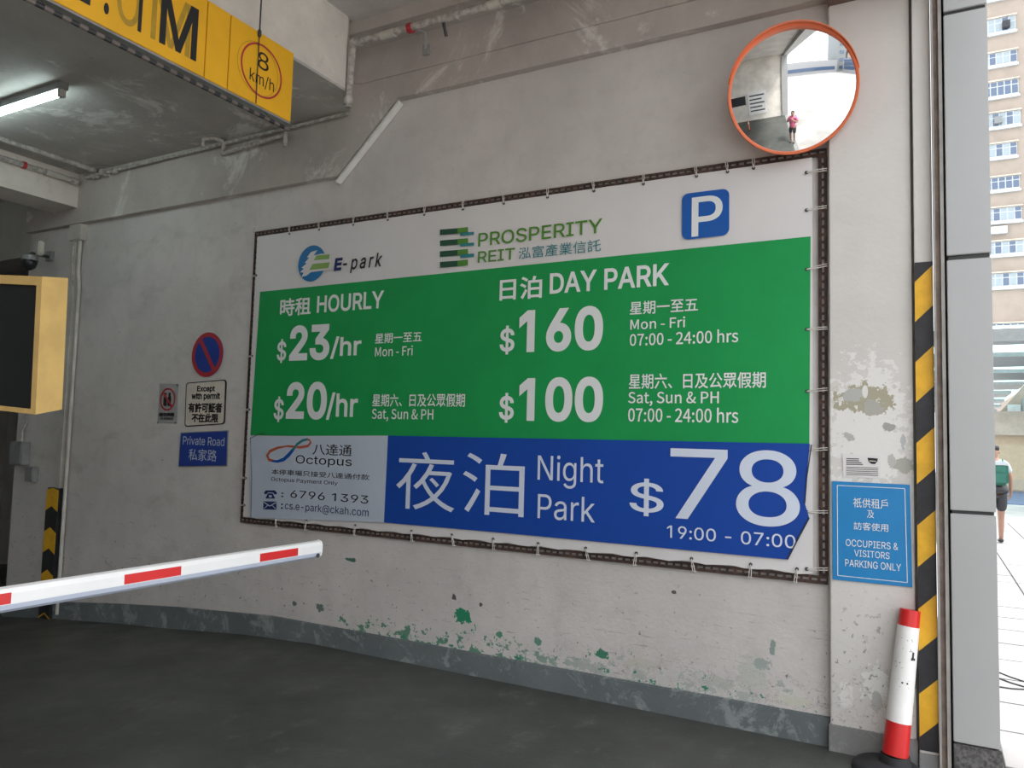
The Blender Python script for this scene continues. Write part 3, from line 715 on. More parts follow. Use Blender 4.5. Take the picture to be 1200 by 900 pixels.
wpoly(cP, [(188,384), (215,386), (213,389), (188,387)], -.0658, -.0005, M['cream'], 'crest', t)

# ================================================================== CONVEX MIRROR
mc = Vector((-.655, -.215, 3.575)); yaw, pit, dm = .15, .30, .69
nn = Vector((math.sin(yaw)*math.cos(pit), -math.cos(yaw)*math.cos(pit), -math.sin(pit)))
t = thing('convex_mirror', (-.60, 0, 3.25), 'round convex traffic mirror with an orange rim at the top right of the billboard', 'mirror')
R = 1.55; ra = dm/2-.016; prof_m = []
h0 = math.sqrt(R*R-ra*ra)
for k in range(0, 25):
    r = max(ra*k/24, 1e-4); prof_m.append((r, math.sqrt(R*R-r*r)-h0+.004))
MB().lathe(prof_m, mc, nn, 96).build('mirror_face', M['mirror'], t, smooth=True)
ro = dm/2
MB().lathe([(ra-.004, .002), (ra+.002, .012), (ro-.003, .014), (ro, .008), (ro, -.022), (ro-.02, -.03), (.10, -.06), (.001, -.065)], mc, nn, 96).build('rim', M['orange'], t)
# visor over the upper left of the rim
uu = Vector((0,0,1)); uz = (uu-nn*uu.dot(nn)).normalized(); ux = nn.cross(uz)
mb = MB(); K = 40
for k in range(K+1):
    a = math.radians(90) + math.radians(-78+156*k/K)    # around the top
    e = math.cos((k/K-.5)*math.pi); dirv = (-math.cos(a))*ux*(-1) + math.sin(a)*uz
    a_in = mc + dirv*(ro-.004) + nn*.0; a_out = mc + dirv*(ro+.002) + nn*(.010+.05*e)
    for off in (0, .004): mb.v += [tuple(a_in+dirv*off), tuple(a_out+dirv*off)]
for k in range(K):
    a = 4*k; mb.f += [(a, a+1, a+5, a+4), (a+2, a+6, a+7, a+3), (a+1, a+3, a+7, a+5)]
mb.build('visor', M['orange'], t, smooth=True)
bk = mc - nn*.065
MB().tube([bk, bk-nn*.04, (mc.x-.06, -.06, mc.z-.05)], .022, 10).build('bracket', M['metal'], t)
MB().box((mc.x-.14, -.072, mc.z-.13), (mc.x+.02, -.058, mc.z+.03)).build('mounting_plate', M['metal'], t)
for k in (-1, 1): MB().box((mc.x-.14, -.062, mc.z-.12+k*.0), (mc.x-.12, .0, mc.z-.10)).build('stand_off', M['metal'], t) if k == 1 else None

# ================================================================== HEIGHT LIMIT SIGN
XS = -3.66; zs0, zs1 = XP(341,143,XS).z, XP(345,63,XS).z; ys1 = XP(343,100,XS).y; ys0 = -4.6
t = thing('height_limit_sign', (XS, -2.7, zs0), 'long yellow hanging height and speed limit sign across the driveway', 'sign')
js = [XP(50+770/4, 60, XS).y, XP(50+875/4, 60, XS).y]
js = [XP(242, 40, XS).y, XP(269, 55, XS).y]
ed = [ys0, js[0], js[1], ys1]
for a, b in zip(ed, ed[1:]): MB().box((XS-.05, a+.003, zs0), (XS, b-.003, zs1)).build('panel', M['yellow'], t, bevel=.002)
MB().box((XS-.058, ys0, zs0-.012), (XS-.008, ys1, zs0+.02)).build('lower_rail', M['metal'], t)
def ST(s, L, R, T, B, mat, off=.002, **k):
    cc = crop(50, 0, 4.0); a0 = XP(*cc(L), XS).y; a1 = XP(*cc(R), XS).y; b1 = XP(*cc(T), XS).z; b0 = XP(*cc(B), XS).z
    return fit(s, a0, a1, b0, b1, lambda a, b: (XS+off, a, b), mat, t, **k)
mt = XP(50+728/4, 45/4, XS).z; mbz = XP(50+705/4, 283/4, XS).z
def Yp(u): return XP(50+u/4, 40+(u-600)/4*.5, XS).y
def ST2(s, u0, u1, z0, z1, mat, off=.002, **k): return fit(s, Yp(u0), Yp(u1), z0, z1, lambda a, b: (XS+off, a, b), mat, t, **k)
ST2('M', 548, 722, mbz, mt, M['black'], bold=.012)
ST2('M', 508, 690, mbz, mt, M['ghost'], .001, bold=.0)
ST2('0', 345, 455, mbz, mt, M['ghost'], .001, bold=.0)
ST2('1', 422, 464, mbz, mt, M['black'], bold=.012)
ST2('.', 288, 312, mbz, mbz+.06, M['black'], bold=.02)
ST2('2', 60, 225, mbz, mt, M['black'], bold=.012)
ca = XP(50+1027/4, 333/4, XS); r1 = (XP(50+985/4, 203/4, XS).z - XP(50+1065/4, 467/4, XS).z)/2*.98
r1 = abs(XP(50+1125/4, 345/4, XS).y-XP(50+930/4, 300/4, XS).y)/2
MB().lathe([(r1*.93, .001), (r1, .001), (r1, .002), (r1*.93, .002)], (XS, ca.y, ca.z), (1, 0, 0), 48).build('red_ring', M['signred'], t, smooth=False)
MB().lathe([(r1*.96, .0005), (r1*.98, .0005), (r1*.98, .001), (r1*.96, .001)], (XS, ca.y-.03, ca.z), (1, 0, 0), 48).build('faded_ring', M['ghost'], t, smooth=False)
ST2('8', 1003, 1055, ca.z+.02-.01, ca.z+.12, M['black'], bold=.0)
ST2('km/h', 970, 1084, ca.z-.105, ca.z-.015, M['black'], bold=.0)
for y in (XP(300,120,XS+.008).y, -3.9):
    MB().tube([(XS+.008, y, OZ+.02), (XS+.008, y, zs1-.03)], .005, 6).build('hanging_rod', M['dark'], t)
    MB().tube([(XS+.008, y, zs1-.03), (XS+.008, y, zs0)], .003, 6).build('hanging_rod', M['dark'], t)
    MB().lathe([(.003, .03), (.012, .01), (.012, -.02), (.004, -.03)], (XS+.008, y, zs1-.01), (0, 0, 1), 10).build('turnbuckle', M['dark'], t)
# striped clearance bar just behind the sign's lower edge
t = thing('clearance_bar', (-3.60, -2.6, 3.75), 'thin black and grey striped bar hanging along the lower edge of the yellow sign', 'bar')
xb = -3.60; pb = XP(200, 83, xb); y = XP(338, 150, xb).y; k = 0
while y > -4.5:
    MB().tube([(xb, y, pb.z), (xb, y-.042, pb.z)], .0135, 8).build('stripe', M['hazb'] if k % 2 else M['grip'], t); y -= .042; k += 1
for yy in (-1.2, -2.6, -4.3): MB().tube([(xb, yy, pb.z), (XS-.03, yy, zs0+.0)], .003, 6).build('hanger', M['dark'], t)

# ================================================================== FLUORESCENT LAMP
def batten(x0, x1, ly, label):
    t = thing('batten_lamp', ((x0+x1)/2, ly, 4.0), label, 'lamp', 'batten lamps under the soffit')
    MB().box((x0, ly-.03, 4.075), (x1, ly+.03, 4.13)).build('batten', M['metal'], t)
    MB().tube([(x0+.05, ly, 4.045), (x1-.06, ly, 4.045)], .017, 12).build('tube', M['lamp'], t)
    for x in (x1-.03, x0+.02): MB().box((x-.02, ly-.02, 4.02), (x+.02, ly+.02, 4.09)).build('end_cap', M['pipel'], t)
batten(-7.1, -5.56, -1.37, 'lit fluorescent batten lamp under the dark soffit at the upper left')
batten(-6.9, -5.4, -4.6, 'added batten lamp high over the middle of the driveway, brightening the interior')  # added out of view to brighten the interior
batten(-6.9, -5.4, -7.2, 'added batten lamp nearest the opposite wall, brightening the interior, seen in the mirror')  # further added lamp, lifts the light on soffit and walls
batten(-11.5, -10.0, -3.0, 'added batten lamp deep inside the car park, brightening it from behind the cross beam')  # unseen lamp added as fill for the deep interior

# ================================================================== PIPES
def pipe_thing(name, path, r, mat, label, fittings=(), cat='pipe', group=None):
    t = thing(name, path[0], label, cat, group)
    MB().tube(path, r, 12).build('pipe_run', mat, t)
    for (p, d, rr_, h, m) in fittings:
        p = Vector(p); d = Vector(d).normalized(); MB().tube([p-d*h/2, p+d*h/2], rr_, 12).build('coupling', M[m], t)
    return t
yp = -.34
q0, q1, q2_, q3_ = W(408, 126, yp), W(410, 56, yp), W(416, 50, yp), W(604, -2, yp)
q1.x = q0.x+.02; sl_ = (q3_-q2_).normalized()
pipe_thing('drain_pipe', [q0, q1, q1*.35+q2_*.65+Vector((-.015, 0, .01)), q2_+sl_*.03, q3_+sl_*.8], .026, M['pipe'], 'old paint flecked pipe climbing beside the fascia and running under the outer ceiling',
           [(q0+Vector((0,0,.05)), (0,0,1), .034, .06, 'pipe'), (q2_+sl_*.02, sl_, .034, .07, 'pipe'), (W(481,33,yp), sl_, .036, .035, 'signred'), (W(530,19,yp), sl_, .033, .10, 'pipe'), (W(455,40,yp), sl_, .031, .12, 'pipel'), (W(580,5,yp), sl_, .031, .09, 'pipel')])
a_ = W(490, 34, yp+.02)
t = thing('pipe_bracket', a_, 'small bent metal bracket just right of the red band on the old pipe', 'bracket', 'pipe brackets')
MB().tube([a_, a_+Vector((.05, .02, -.03)), a_+Vector((.035, .05, -.13))], .010, 6).build('arm', M['metal'], t); MB().box((a_.x+.01, a_.y+.045, a_.z-.17), (a_.x+.06, -.25, a_.z-.10)).build('foot', M['metal'], t)
a_ = W(519, 24, yp+.02)
t = thing('pipe_bracket', a_, 'second bracket along the old pipe to the right of its red band', 'bracket', 'pipe brackets')
MB().tube([a_, a_+Vector((0, .03, -.05)), a_+Vector((0, .05, -.09))], .012, 6).build('arm', M['dark'], t)
pipe_thing('ceiling_pipe', [(-7.3, -.10, 4.06), (-3.97, -.10, 4.10)], .014, M['pipe'], 'thin pipe running along the corner of wall and soffit',
           [((-7.15, -.10, 4.06), (1,0,0), .03, .07, 'pipe'), ((-7.0, -.10, 4.063), (0,1,0), .03, .08, 'pipe'), ((-6.85, -.10, 4.064), (1,0,0), .026, .05, 'pipe')])
for x in (-5.35,):
    t = thing('pipe_tee', (x, -.1, 3.95), 'branched pipe tee dropping from the soffit by the yellow sign end', 'pipe')
    MB().tube([(x, -.10, 4.09), (x, -.10, 3.98)], .02, 10).build('drop', M['pipe'], t)
    MB().tube([(x, -.10, 4.10), (x-.05, -.16, 4.12), (x-.11, -.22, 4.10), (x-.11, -.22, 4.03)], .018, 10).build('elbow', M['pipe'], t)
    MB().tube([(x+.02, -.10, 4.0), (x+.75, -.12, 4.03)], .018, 10).build('branch', M['pipe'], t)
    MB().tube([(x+.75, -.12, 4.05), (x+.75, -.12, 3.93)], .018, 10).build('drop', M['pipe'], t)
pipe_thing('sprinkler_pipe', [(-7.42, -.10, 4.03), (-7.42, -3.6, 4.05)], .026, M['pipe'], 'pale pipe with a red band fixed along the cross beam face',
           [((-7.42, -.62, 4.033), (0,1,0), .034, .03, 'signred'), ((-7.42, -.34, 4.033), (0,1,0), .032, .16, 'pipel'), ((-7.42, -.15, 4.03), (0,1,0), .034, .06, 'pipe')])
pipe_thing('upper_pipe', [(-7.15, -.10, 4.11), (-7.15, -3.6, 4.11)], .024, M['pipe'], 'pipe tight under the soffit just in front of the cross beam',
           [((-7.15, -.14, 4.11), (0,1,0), .03, .06, 'pipe')])

# left wall trunking, camera, boxes
t = thing('wall_trunking', (-7.44, 0, fz(-7.4)), 'tall pale conduit trunking running down the far left wall', 'conduit')
MB().box((-7.56, -.075, 3.46), (-7.37, 0, 3.62)).build('junction_box', M['pipel'], t, bevel=.006)
MB().box((-7.55, -.045, 1.0), (-7.475, 0, 3.47)).build('duct', M['pipel'], t, bevel=.004)
MB().tube([(-7.43, -.03, 3.47), (-7.43, -.03, 3.15), (-7.40, -.03, 3.0), (-7.40, -.03, -.2)], .018, 10).build('conduit', M['pipel'], t)
MB().tube([(-7.505, -.05, 3.47), (-7.51, -.05, 3.2), (-7.47, -.05, 3.0)], .008, 8).build('cable', M['pipe'], t)
t = thing('corner_guard', (-7.57, 0, fz(-7.57)), 'yellow and black chevron striped guard at the foot of the far left conduit', 'guard')
gx0, gx1 = -7.665, -7.475; zg = 1.0; step = .205; k = 0
MB().box((gx0+.01, -.05, fz(-7.57)), (gx1-.01, 0, zg)).build('core', M['hazb'], t)
z = zg-.02
while z > fz(-7.57):
    gm = (gx0+gx1)/2; z2 = max(z-step, fz(-7.57)); pk = .05
    top = min(z+pk, zg)
    MB().prism([(gx0, -.05, z), (gm, -.05, top), (gx1, -.05, z), (gx1, -.05, z2), (gm, -.05, min(z2+pk, top-.01)), (gx0, -.05, z2)], (0, -.004, 0)).build('stripe', M['hazy'] if k % 2 == 0 else M['hazb'], t)
    z -= step; k += 1
t = thing('security_camera', (-7.95, -.02, 3.2), 'small dark security camera on the far left wall above the yellow box', 'camera')
MB().box((-8.0, -.04, 3.30), (-7.9, 0, 3.40)).build('base', M['metal'], t, bevel=.004)
MB().tube([(-7.95, -.03, 3.34), (-7.95, -.20, 3.34), (-7.92, -.25, 3.30)], .016, 8).build('arm', M['dark'], t)
MB().lathe([(.001, .05), (.05, .045), (.07, .01), (.07, -.02), (.055, -.06), (.02, -.085), (.001, -.088)], (-7.80, -.30, 3.22), (0, 0, 1), 20).build('dome', M['screen'], t)
MB().lathe([(.05, .06), (.075, .05), (.078, 0), (.072, 0)], (-7.80, -.30, 3.23), (0, 0, 1), 20).build('housing', M['metal'], t)
MB().tube([(-7.92, -.25, 3.30), (-7.80, -.30, 3.29)], .014, 8).build('arm', M['dark'], t)
MB().box((-7.72, -.30, 3.28), (-7.66, -.24, 3.42)).build('bracket_end', M['pipel'], t, bevel=.01)
t = thing('electrical_box', (-8.19, 0, 1.2), 'grey electrical box on the far left wall, the larger of two', 'box')
MB().box((-8.30, -.09, 1.20), (-8.08, 0, 1.44)).build('body', M['metal'], t, bevel=.006); MB().box((-8.285, -.096, 1.215), (-8.095, -.088, 1.425)).build('lid', M['metal'], t)
MB().tube([(-8.2, -.03, 1.44), (-8.2, -.03, 1.55), (-8.15, -.03, 1.62), (-8.15, -.03, 2.6)], .012, 8).build('conduit', M['pipe'], t)
t = thing('electrical_box', (-7.98, 0, 1.04), 'small grey junction box low on the far left wall, the smaller of two', 'box')
MB().box((-8.05, -.06, 1.04), (-7.91, 0, 1.19)).build('body', M['metal'], t, bevel=.006); MB().box((-8.04, -.065, 1.05), (-7.92, -.058, 1.18)).build('lid', M['metal'], t)
t = thing('standpipe', (-8.62, .25, fz(-8.6)), 'pale vertical pipe just beyond the inner end of the wall', 'pipe')
MB().tube([(-8.62, .25, fz(-8.6)), (-8.62, .25, 3.44)], .055, 12).build('pipe_run', M['pipel'], t)
t = thing('guard_rail', (-8.9, -.2, fz(-8.9)), 'orange guard rail with black clamps at the far left edge', 'rail')
for z in (.34, .66):
    MB().tube([(-10.2, -.15, z), (-8.62, -.15, z)], .03, 10).build('rail', M['hazy'], t); MB().tube([(-8.66, -.15, z), (-8.50, -.15, z)], .04, 10).build('clamp', M['dark'], t)
MB().tube([(-8.56, -.15, fz(-8.56)), (-8.56, -.15, .85)], .035, 10).build('post', M['dark'], t)
MB().tube([(-10.1, -.15, fz(-10.1)), (-10.1, -.15, .85)], .035, 10).build('post', M['dark'], t)

# ================================================================== YELLOW DISPLAY BOX
t = thing('display_box', (-5.15, -2.1, fz(-5.15)), 'pale yellow metal display box with a dark screen at the left edge', 'display')
Nt, Nb = Vector((-4.595, -1.98, 2.482)), Vector((-4.598, -1.96, 1.668))
Lt, Lb = Vector((-4.886, -2.062, 2.499)), Vector((-4.886, -2.04, 1.690))
Rt, Rb = Vector((-4.636, -1.80, 2.512)), Vector((-4.640, -1.78, 1.706))
Lt = Nt+(Lt-Nt)*2.7; Lb = Nb+(Lb-Nb)*2.7; Bt = Rt+(Lt-Nt); Bb = Rb+(Lb-Nb)
mb = MB(); lt = lambda a, b, f: a+(b-a)*f
def quadpt(u, v): return lt(lt(Lb, Nb, u), lt(Lt, Nt, u), v)
iv = [(.03, .035), (.955, .035), (.955, .935), (.03, .935)]
inn = [quadpt(*p) for p in iv]; fn = (Nb-Lb).cross(Lt-Lb).normalized(); fn = fn if fn.y < 0 else -fn
deep = [p - fn*.03 for p in inn]
mb.v = [tuple(p) for p in (Lb, Nb, Nt, Lt, Bb, Rb, Rt, Bt)] + [tuple(p) for p in inn] + [tuple(p) for p in deep]
mb.f = [(0,1,9,8), (1,2,10,9), (2,3,11,10), (3,0,8,11), (8,9,13,12), (9,10,14,13), (10,11,15,14), (11,8,12,15), (1,5,6,2), (3,2,6,7), (0,4,5,1), (4,7,6,5), (0,3,7,4), (12,13,14,15)]
mb.build('casing', M['boxy'], t, smooth=False)
MB().prism([p+fn*.002 for p in deep], -fn*.0+fn*.004).build('screen', M['screen'], t)
MB().tube([Vector((-5.15, -2.02, fz(-5.15))), Vector((-5.15, -2.02, 1.72))], .05, 14).build('post', M['boxy'], t)
MB().box((-5.27, -2.14, fz(-5.2)-.02), (-5.03, -1.90, fz(-5.2)+.03)).build('base_plate', M['metal'], t)

# ================================================================== BARRIER
XA = -2.97
t = thing('barrier_gate', (XA, -5.3, 0), 'white barrier arm with red stripes reaching across the driveway from the left', 'barrier')
za, zb = .925, 1.012
pr = [(-.028, 0.0), (.010, -.002), (.024, .010), (.028, .030), (.028, .066), (.020, .084), (0, .090), (-.020, .084), (-.028, .066)]
ya, yb = -1.315, -5.3
mb = MB(); mb.prism([(XA+x, ya, za-.0+z) for x, z in pr], (0, yb-ya, 0)); mb.build('arm', M['arm'], t, smooth=False, bevel=.001)
MB().prism([(XA+.0105, ya-.01, za-.0026), (XA+.0245, ya-.01, za+.009), (XA+.0288, ya-.01, za+.027), (XA+.0255, ya-.01, za+.027), (XA+.015, ya-.01, za+.002)], (0, yb-ya, 0)).build('bluish_lit_underside', M['armlow'], t)  # strip along the underside, bluish light put into its grey colour
mb = MB(); mb.prism([(XA+x*1.06, ya+.004, za+.045+(z-.045)*1.04) for x, z in pr], (0, -.012, 0)); mb.build('end_cap', M['arm'], t, smooth=False)
MB().lathe([(.001, .003), (.012, .003), (.012, 0)], (XA+.029, ya-.03, za+.012), (1, 0, 0), 10).build('bolt', M['dark'], t)
for a, b in ((-1.497, -1.759), (-2.220, -2.495), (-2.943, -3.21), (-3.66, -3.93), (-4.38, -4.65)):
    MB().box((XA+.0275, a, za+.030), (XA+.0292, b, za+.070)).build('red_stripe', M['red'], t)
MB().box((XA-.22, -5.6, 0), (XA+.12, -5.2, 1.10)).build('cabinet', M['boxy'], t, bevel=.02)
MB().box((XA-.04, -5.33, za+.01), (XA+.14, -5.2, zb-.01)).build('pivot', M['dark'], t)

# ================================================================== TRAFFIC POST (leaning tubular cone)
b0 = Vector((-.205, -.20, 0.0)); 
t = thing('traffic_cone', b0, 'slim leaning red and white traffic cone on a black rubber base against the pillar', 'cone')
top = W(1066.5, 714.5, -.115); bot = W(1049, 884, -.20); bot.z = max(bot.z, .05)
ax = (top-bot)
def rad(f): return .060*(1-f)+.048*f
def seg(f0, f1, m, name, dr=0.):
    n_ = 6; MB().tube([bot+ax*(f0+(f1-f0)*i/n_) for i in range(n_+1)], [rad(f0+(f1-f0)*i/n_)+dr for i in range(n_+1)], 24).build(name, M[m], t)
seg(.0, 1., 'red', 'body'); seg(.225, .885, 'conew', 'reflective_sleeve', .0015)
mb = MB()
MB().lathe([(.001, .055), (.085, .055), (.10, .045), (.12, .040), (.145, .035), (.16, .02), (.165, 0.0), (.001, 0.0)], b0, (0, 0, 1), 32).build('rubber_base', M['rubber'], t)
MB().lathe([(.001, .09), (.066, .09), (.075, .05), (.001, .05)], (bot.x, bot.y, 0), (0, 0, 1), 24).build('collar', M['rubber'], t)
# torn print left on the sleeve
ad = ax.normalized()
def onslv(f, a, w, h, m='black'):
    c = bot+ax*f; sx = Vector((1, 0, 0)); sx = (sx-ad*sx.dot(ad)).normalized(); fy = sx.cross(ad); fy = fy if fy.y < 0 else -fy
    r = rad(f)+.0025; pts = []
    for (du, dv) in ((-w/2, -h/2), (w/2, -h/2), (w/2, h/2), (-w/2, h/2)):
        an = a+du/r; pts.append(c+ad*dv+sx*math.sin(an)*r+fy*math.cos(an)*r)
    mb = MB(); mb.v = [tuple(p) for p in pts]; mb.f = [(0,1,2,3)]; mb.build('print_mark', M[m], t)
for f, a, w, h in ((.67, .75, .022, .012), (.695, .7, .010, .03), (.665, .65, .014, .006), (.80, .0, .05, .003), (.79, .3, .03, .002), (.73, .1, .04, .003), (.72, .5, .02, .002), (.63, -.6, .03, .003), (.60, -.4, .035, .002), (.52, .1, .05, .002), (.50, .0, .008, .008), (.50, .4, .008, .008), (.47, .2, .045, .002)):
    onslv(f, a, w, h)

# ================================================================== PEOPLE
def skinmesh(name, pts, edges, mat, parent, sub=2, root=0):
    me = bpy.data.meshes.new(name); me.from_pydata([p[0] for p in pts], edges, []); me.update()
    o = bpy.data.objects.new(name, me); COL.objects.link(o)
    md = o.modifiers.new('skin', 'SKIN'); md.use_smooth_shade = True
    for i, v in enumerate(me.skin_vertices[0].data):
        r = pts[i][1]; v.radius = r if isinstance(r, tuple) else (r, r); v.use_root = (i == root)
    s = o.modifiers.new('sub', 'SUBSURF'); s.levels = s.render_levels = sub
    dg = bpy.context.evaluated_depsgraph_get(); m2 = bpy.data.meshes.new_from_object(o.evaluated_get(dg))
    bpy.data.objects.remove(o); m2.materials.clear(); m2.materials.append(mat)
    for p in m2.polygons: p.use_smooth = True
    o = bpy.data.objects.new(name, m2); COL.objects.link(o); o.parent = parent
    return o
def person(loc, rz, label, shirt, shorts, stride=.12, legs='skin', sleeve=True, arms=None, back=None):
    t = thing('person', loc, label, 'person', None, rz)       # local: faces +y, z up, height 1.70
    A = arms or {-1: [(-.235, -.02, 1.16), (-.25, .05, .92), (-.25, .10, .84)], 1: [(.235, -.02, 1.16), (.25, .05, .92), (.25, .10, .84)]}
    P = [((0, 0, .93), (.13, .10)), ((0, 0, 1.10), (.12, .09)), ((0, -.01, 1.28), (.145, .10)), ((0, -.01, 1.40), (.10, .08)), ((0, 0, 1.47), .052), ((0, .015, 1.56), (.072, .085)), ((0, .01, 1.64), (.07, .082)), ((0, 0, 1.69), .04)]
    E = [(0,1), (1,2), (2,3), (3,4), (4,5), (5,6), (6,7)]
    for s in (-1, 1):
        i = len(P); el, wr, hd = A[s]
        P += [((s*.165, -.01, 1.38), .055), (el, .040), (wr, .028), (hd, (.035, .02))]; E += [(3, i), (i, i+1), (i+1, i+2), (i+2, i+3)]
        h = Vector(hd); dr = (h-Vector(wr)).normalized()
        for k in range(4):
            j = len(P); off = Vector((0, (k-1.5)*.018, 0)); L = (.06, .07, .066, .05)[k]
            P += [(tuple(h+dr*.03+off), .010), (tuple(h+dr*(.03+L*.6)+off), .009), (tuple(h+dr*(.03+L)+off+Vector((-s*.012,0,0))), .008)]; E += [(i+3, j), (j, j+1), (j+1, j+2)]
        j = len(P); P += [(tuple(h+Vector((-s*.01, .035, .0))), .011), (tuple(h+dr*.035+Vector((-s*.02, .05, 0))), .009)]; E += [(i+3, j), (j, j+1)]
        i = len(P); st = s*stride
        P += [((s*.095, 0, .86), .085), ((s*.10, st*.6+.02, .50), .058), ((s*.10, st*.8-.02 if s*st < 0 else st*.9, .28), .050), ((s*.10, st, .09), .036), ((s*.105, st+.12, .035), (.036, .028))]
        E += [(0, i), (i, i+1), (i+1, i+2), (i+2, i+3), (i+3, i+4)]
    skinmesh('body', P, E, M['skin'], t)
    S = [((0, 0, .84), (.185, .145)), ((0, 0, 1.10), (.145, .11)), ((0, -.01, 1.28), (.168, .12)), ((0, -.01, 1.41), (.11, .085))]; SE = [(0,1), (1,2), (2,3)]
    for s in (-1, 1):
        i = len(S); el = Vector(A[s][0]); S += [((s*.17, -.01, 1.385), .070), (tuple(Vector((s*.17,-.01,1.385)).lerp(el, .75)), .060)]; SE += [(3, i), (i, i+1)]
    skinmesh('shirt', S, SE, shirt, t)
    S = [((0, 0, .95), (.145, .115))]; SE = []
    for s in (-1, 1):
        i = len(S); st = s*stride; S += [((s*.095, 0, .82), .105), ((s*.10, st*.45+.01, .55), .082)]; SE += [(0, i), (i, i+1)]
    skinmesh('shorts', S, SE, shorts, t)
    for s in (-1, 1):
        st = s*stride
        skinmesh('shoe', [((s*.10, st-.03, .05), (.048, .045)), ((s*.105, st+.08, .045), (.048, .038)), ((s*.105, st+.16, .035), (.040, .028))], [(0,1), (1,2)], M['hazb'], t, 1)
    h = [((0, -.035, 1.60), (.080, .075)), ((0, -.005, 1.665), (.085, .085)), ((0, .03, 1.70), (.065, .06))]
    skinmesh('hair', h, [(0,1), (1,2)], M['hair'], t)
    for s in (-1, 1):
        MB().lathe([(.001, .004), (.008, .002), (.010, -.004)], Vector((s*.03, .098, 1.60)), (0, 1, 0), 8).build('eye', M['black'], None).parent = t
        MB().lathe([(.001, .01), (.018, .006), (.022, -.006), (.001, -.01)], Vector((s*.076, .01, 1.585)), (s, 0, 0), 10).build('ear', M['skin'], None).parent = t
    MB().prism([(-.012, .095, 1.57), (.012, .095, 1.57), (0, .12, 1.565), (0, .095, 1.605)][:3], (0, -.004, .03)).build('nose', M['skin'], None).parent = t
    MB().box((-.022, .088, 1.535), (.022, .098, 1.541)).build('mouth', M['signred'], None).parent = t
    return t
def backpack(loc, rz, label, mat, mat2, y=-.20):
    t = thing('backpack', loc, label, 'bag', None, rz)
    def lb(a, b, m, nm, bv):
        o = MB().box(a, b).build(nm, m, None, bevel=bv, smooth=True); o.parent = t
    lb((-.15, y-.08, 1.02), (.15, y+.07, 1.40), mat, 'pack', .04); lb((-.12, y-.12, 1.05), (.12, y-.07, 1.24), mat2, 'pocket', .02)
    for s in (-1, 1):
        o = MB().tube([(s*.10, y+.05, 1.38), (s*.11, y+.17, 1.46), (s*.12, y+.34, 1.36), (s*.13, y+.32, 1.15), (s*.14, y+.06, 1.06)], .014, 6).build('strap', mat2, None); o.parent = t
    return t
loc = Vector((.99, 11.4, 0))
wp = person(loc, .15, 'person seen from behind walking away on the pavement in dark shorts and pale shirt', M['whitet'], M['grey'], .10)
bp = backpack(loc, .15, 'green backpack with a white top flap worn by the walking person', M['greent'], M['greent'], -.21)
o = MB().box((-.14, -.30, 1.34), (.14, -.13, 1.43)).build('top_flap', M['whitet'], None, bevel=.03, smooth=True); o.parent = bp
wj = MB().lathe([(.175, .0), (.20, .03), (.20, .10), (.17, .14)], (0, -.01, .88), (0, 0, 1), 24).build('waist_jacket', M['hazb'], None); wj.parent = wp
loc = Vector((.10, -4.95, 0))
arms = {-1: [(-.26, .03, 1.17), (-.12, .24, 1.33), (-.09, .27, 1.38)], 1: [(.26, .03, 1.17), (.12, .24, 1.33), (.09, .27, 1.38)]}
person(loc, .42, 'person in pink shirt standing at the driveway mouth, seen in the convex mirror', M['pink'], M['grey'], .03, arms=arms)
backpack(loc, .42, 'navy backpack worn by the person in the pink shirt', M['bluebag'], M['hazb'], -.21)

# ================================================================== STREET
struct(MB().box((.10, -60, -.5), (60, 60, -.03)).build('floor_street', M['road']))
struct(MB().box((.10, -9, -.4), (.30, 0.0, .0)).build('trim_11', M['plinth_g']))
pvm = {}
pv = thing('pavement', (1.6, 4, -.03), 'pale paving slabs running away outside the entrance on the right', 'pavement')
cnt = 0
slab = MB().box((0, 0, 0), (.582, .582, .03)); slab_me = None
for j in range(34):
    for i in range(7):
        x = .32+i*.6; y = -4+j*.6
        if x < .5 and y < .0: pass
        if slab_me is None:
            o = slab.build('paving_slab', M['pave'], None, bevel=.003); slab_me = o.data
        else:
            o = bpy.data.objects.new('paving_slab', slab_me); COL.objects.link(o)
        o.location = (x, y, -.03+random.uniform(-.002, .001)); o.parent = pv; o.matrix_parent_inverse = pinv(pv); cnt += 1
t = thing('street_lines', (.6, 3, 0), 'thin dark lines curving over the pale pavement', 'cable')  # thin dark curved lines, modelled as tubes on the paving
for k, (a, b) in enumerate((((1166, 786), (1205, 800)), ((1166, 793), (1205, 806)), ((1166, 804), (1205, 808)))):
    def GZ(px, py):
        v = ray(px, py); return CAM + v*((.004-CAM.z)/v.z)
    p, q = GZ(*a), GZ(*b); q2 = q+(q-p)*1.5; m = (p+q)/2+Vector((0, -.02, 0))
    MB().tube([p-(q-p)*.6, p, m, q, q2], .005, 6).build('line_run', M['grey'], t)
struct(MB().box((1.9, 24, -.03), (30, 33, .0)).build('floor_road', M['roadb']))
# beige wall and concrete band
t = thing('boundary_wall', (6, 34, -.1), 'beige wall under a deep concrete band across the street', 'wall')
MB().box((.5, 34.3, -.2), (22, 34.8, 2.35)).build('painted_wall', M['beige'], t)
MB().box((.5, 33.6, 2.30), (22, 34.9, 3.30)).build('concrete_band', M['bconc'], t)
MB().box((.5, 34.25, .0), (22, 34.31, .45)).build('skirting', M['bconc'], t)
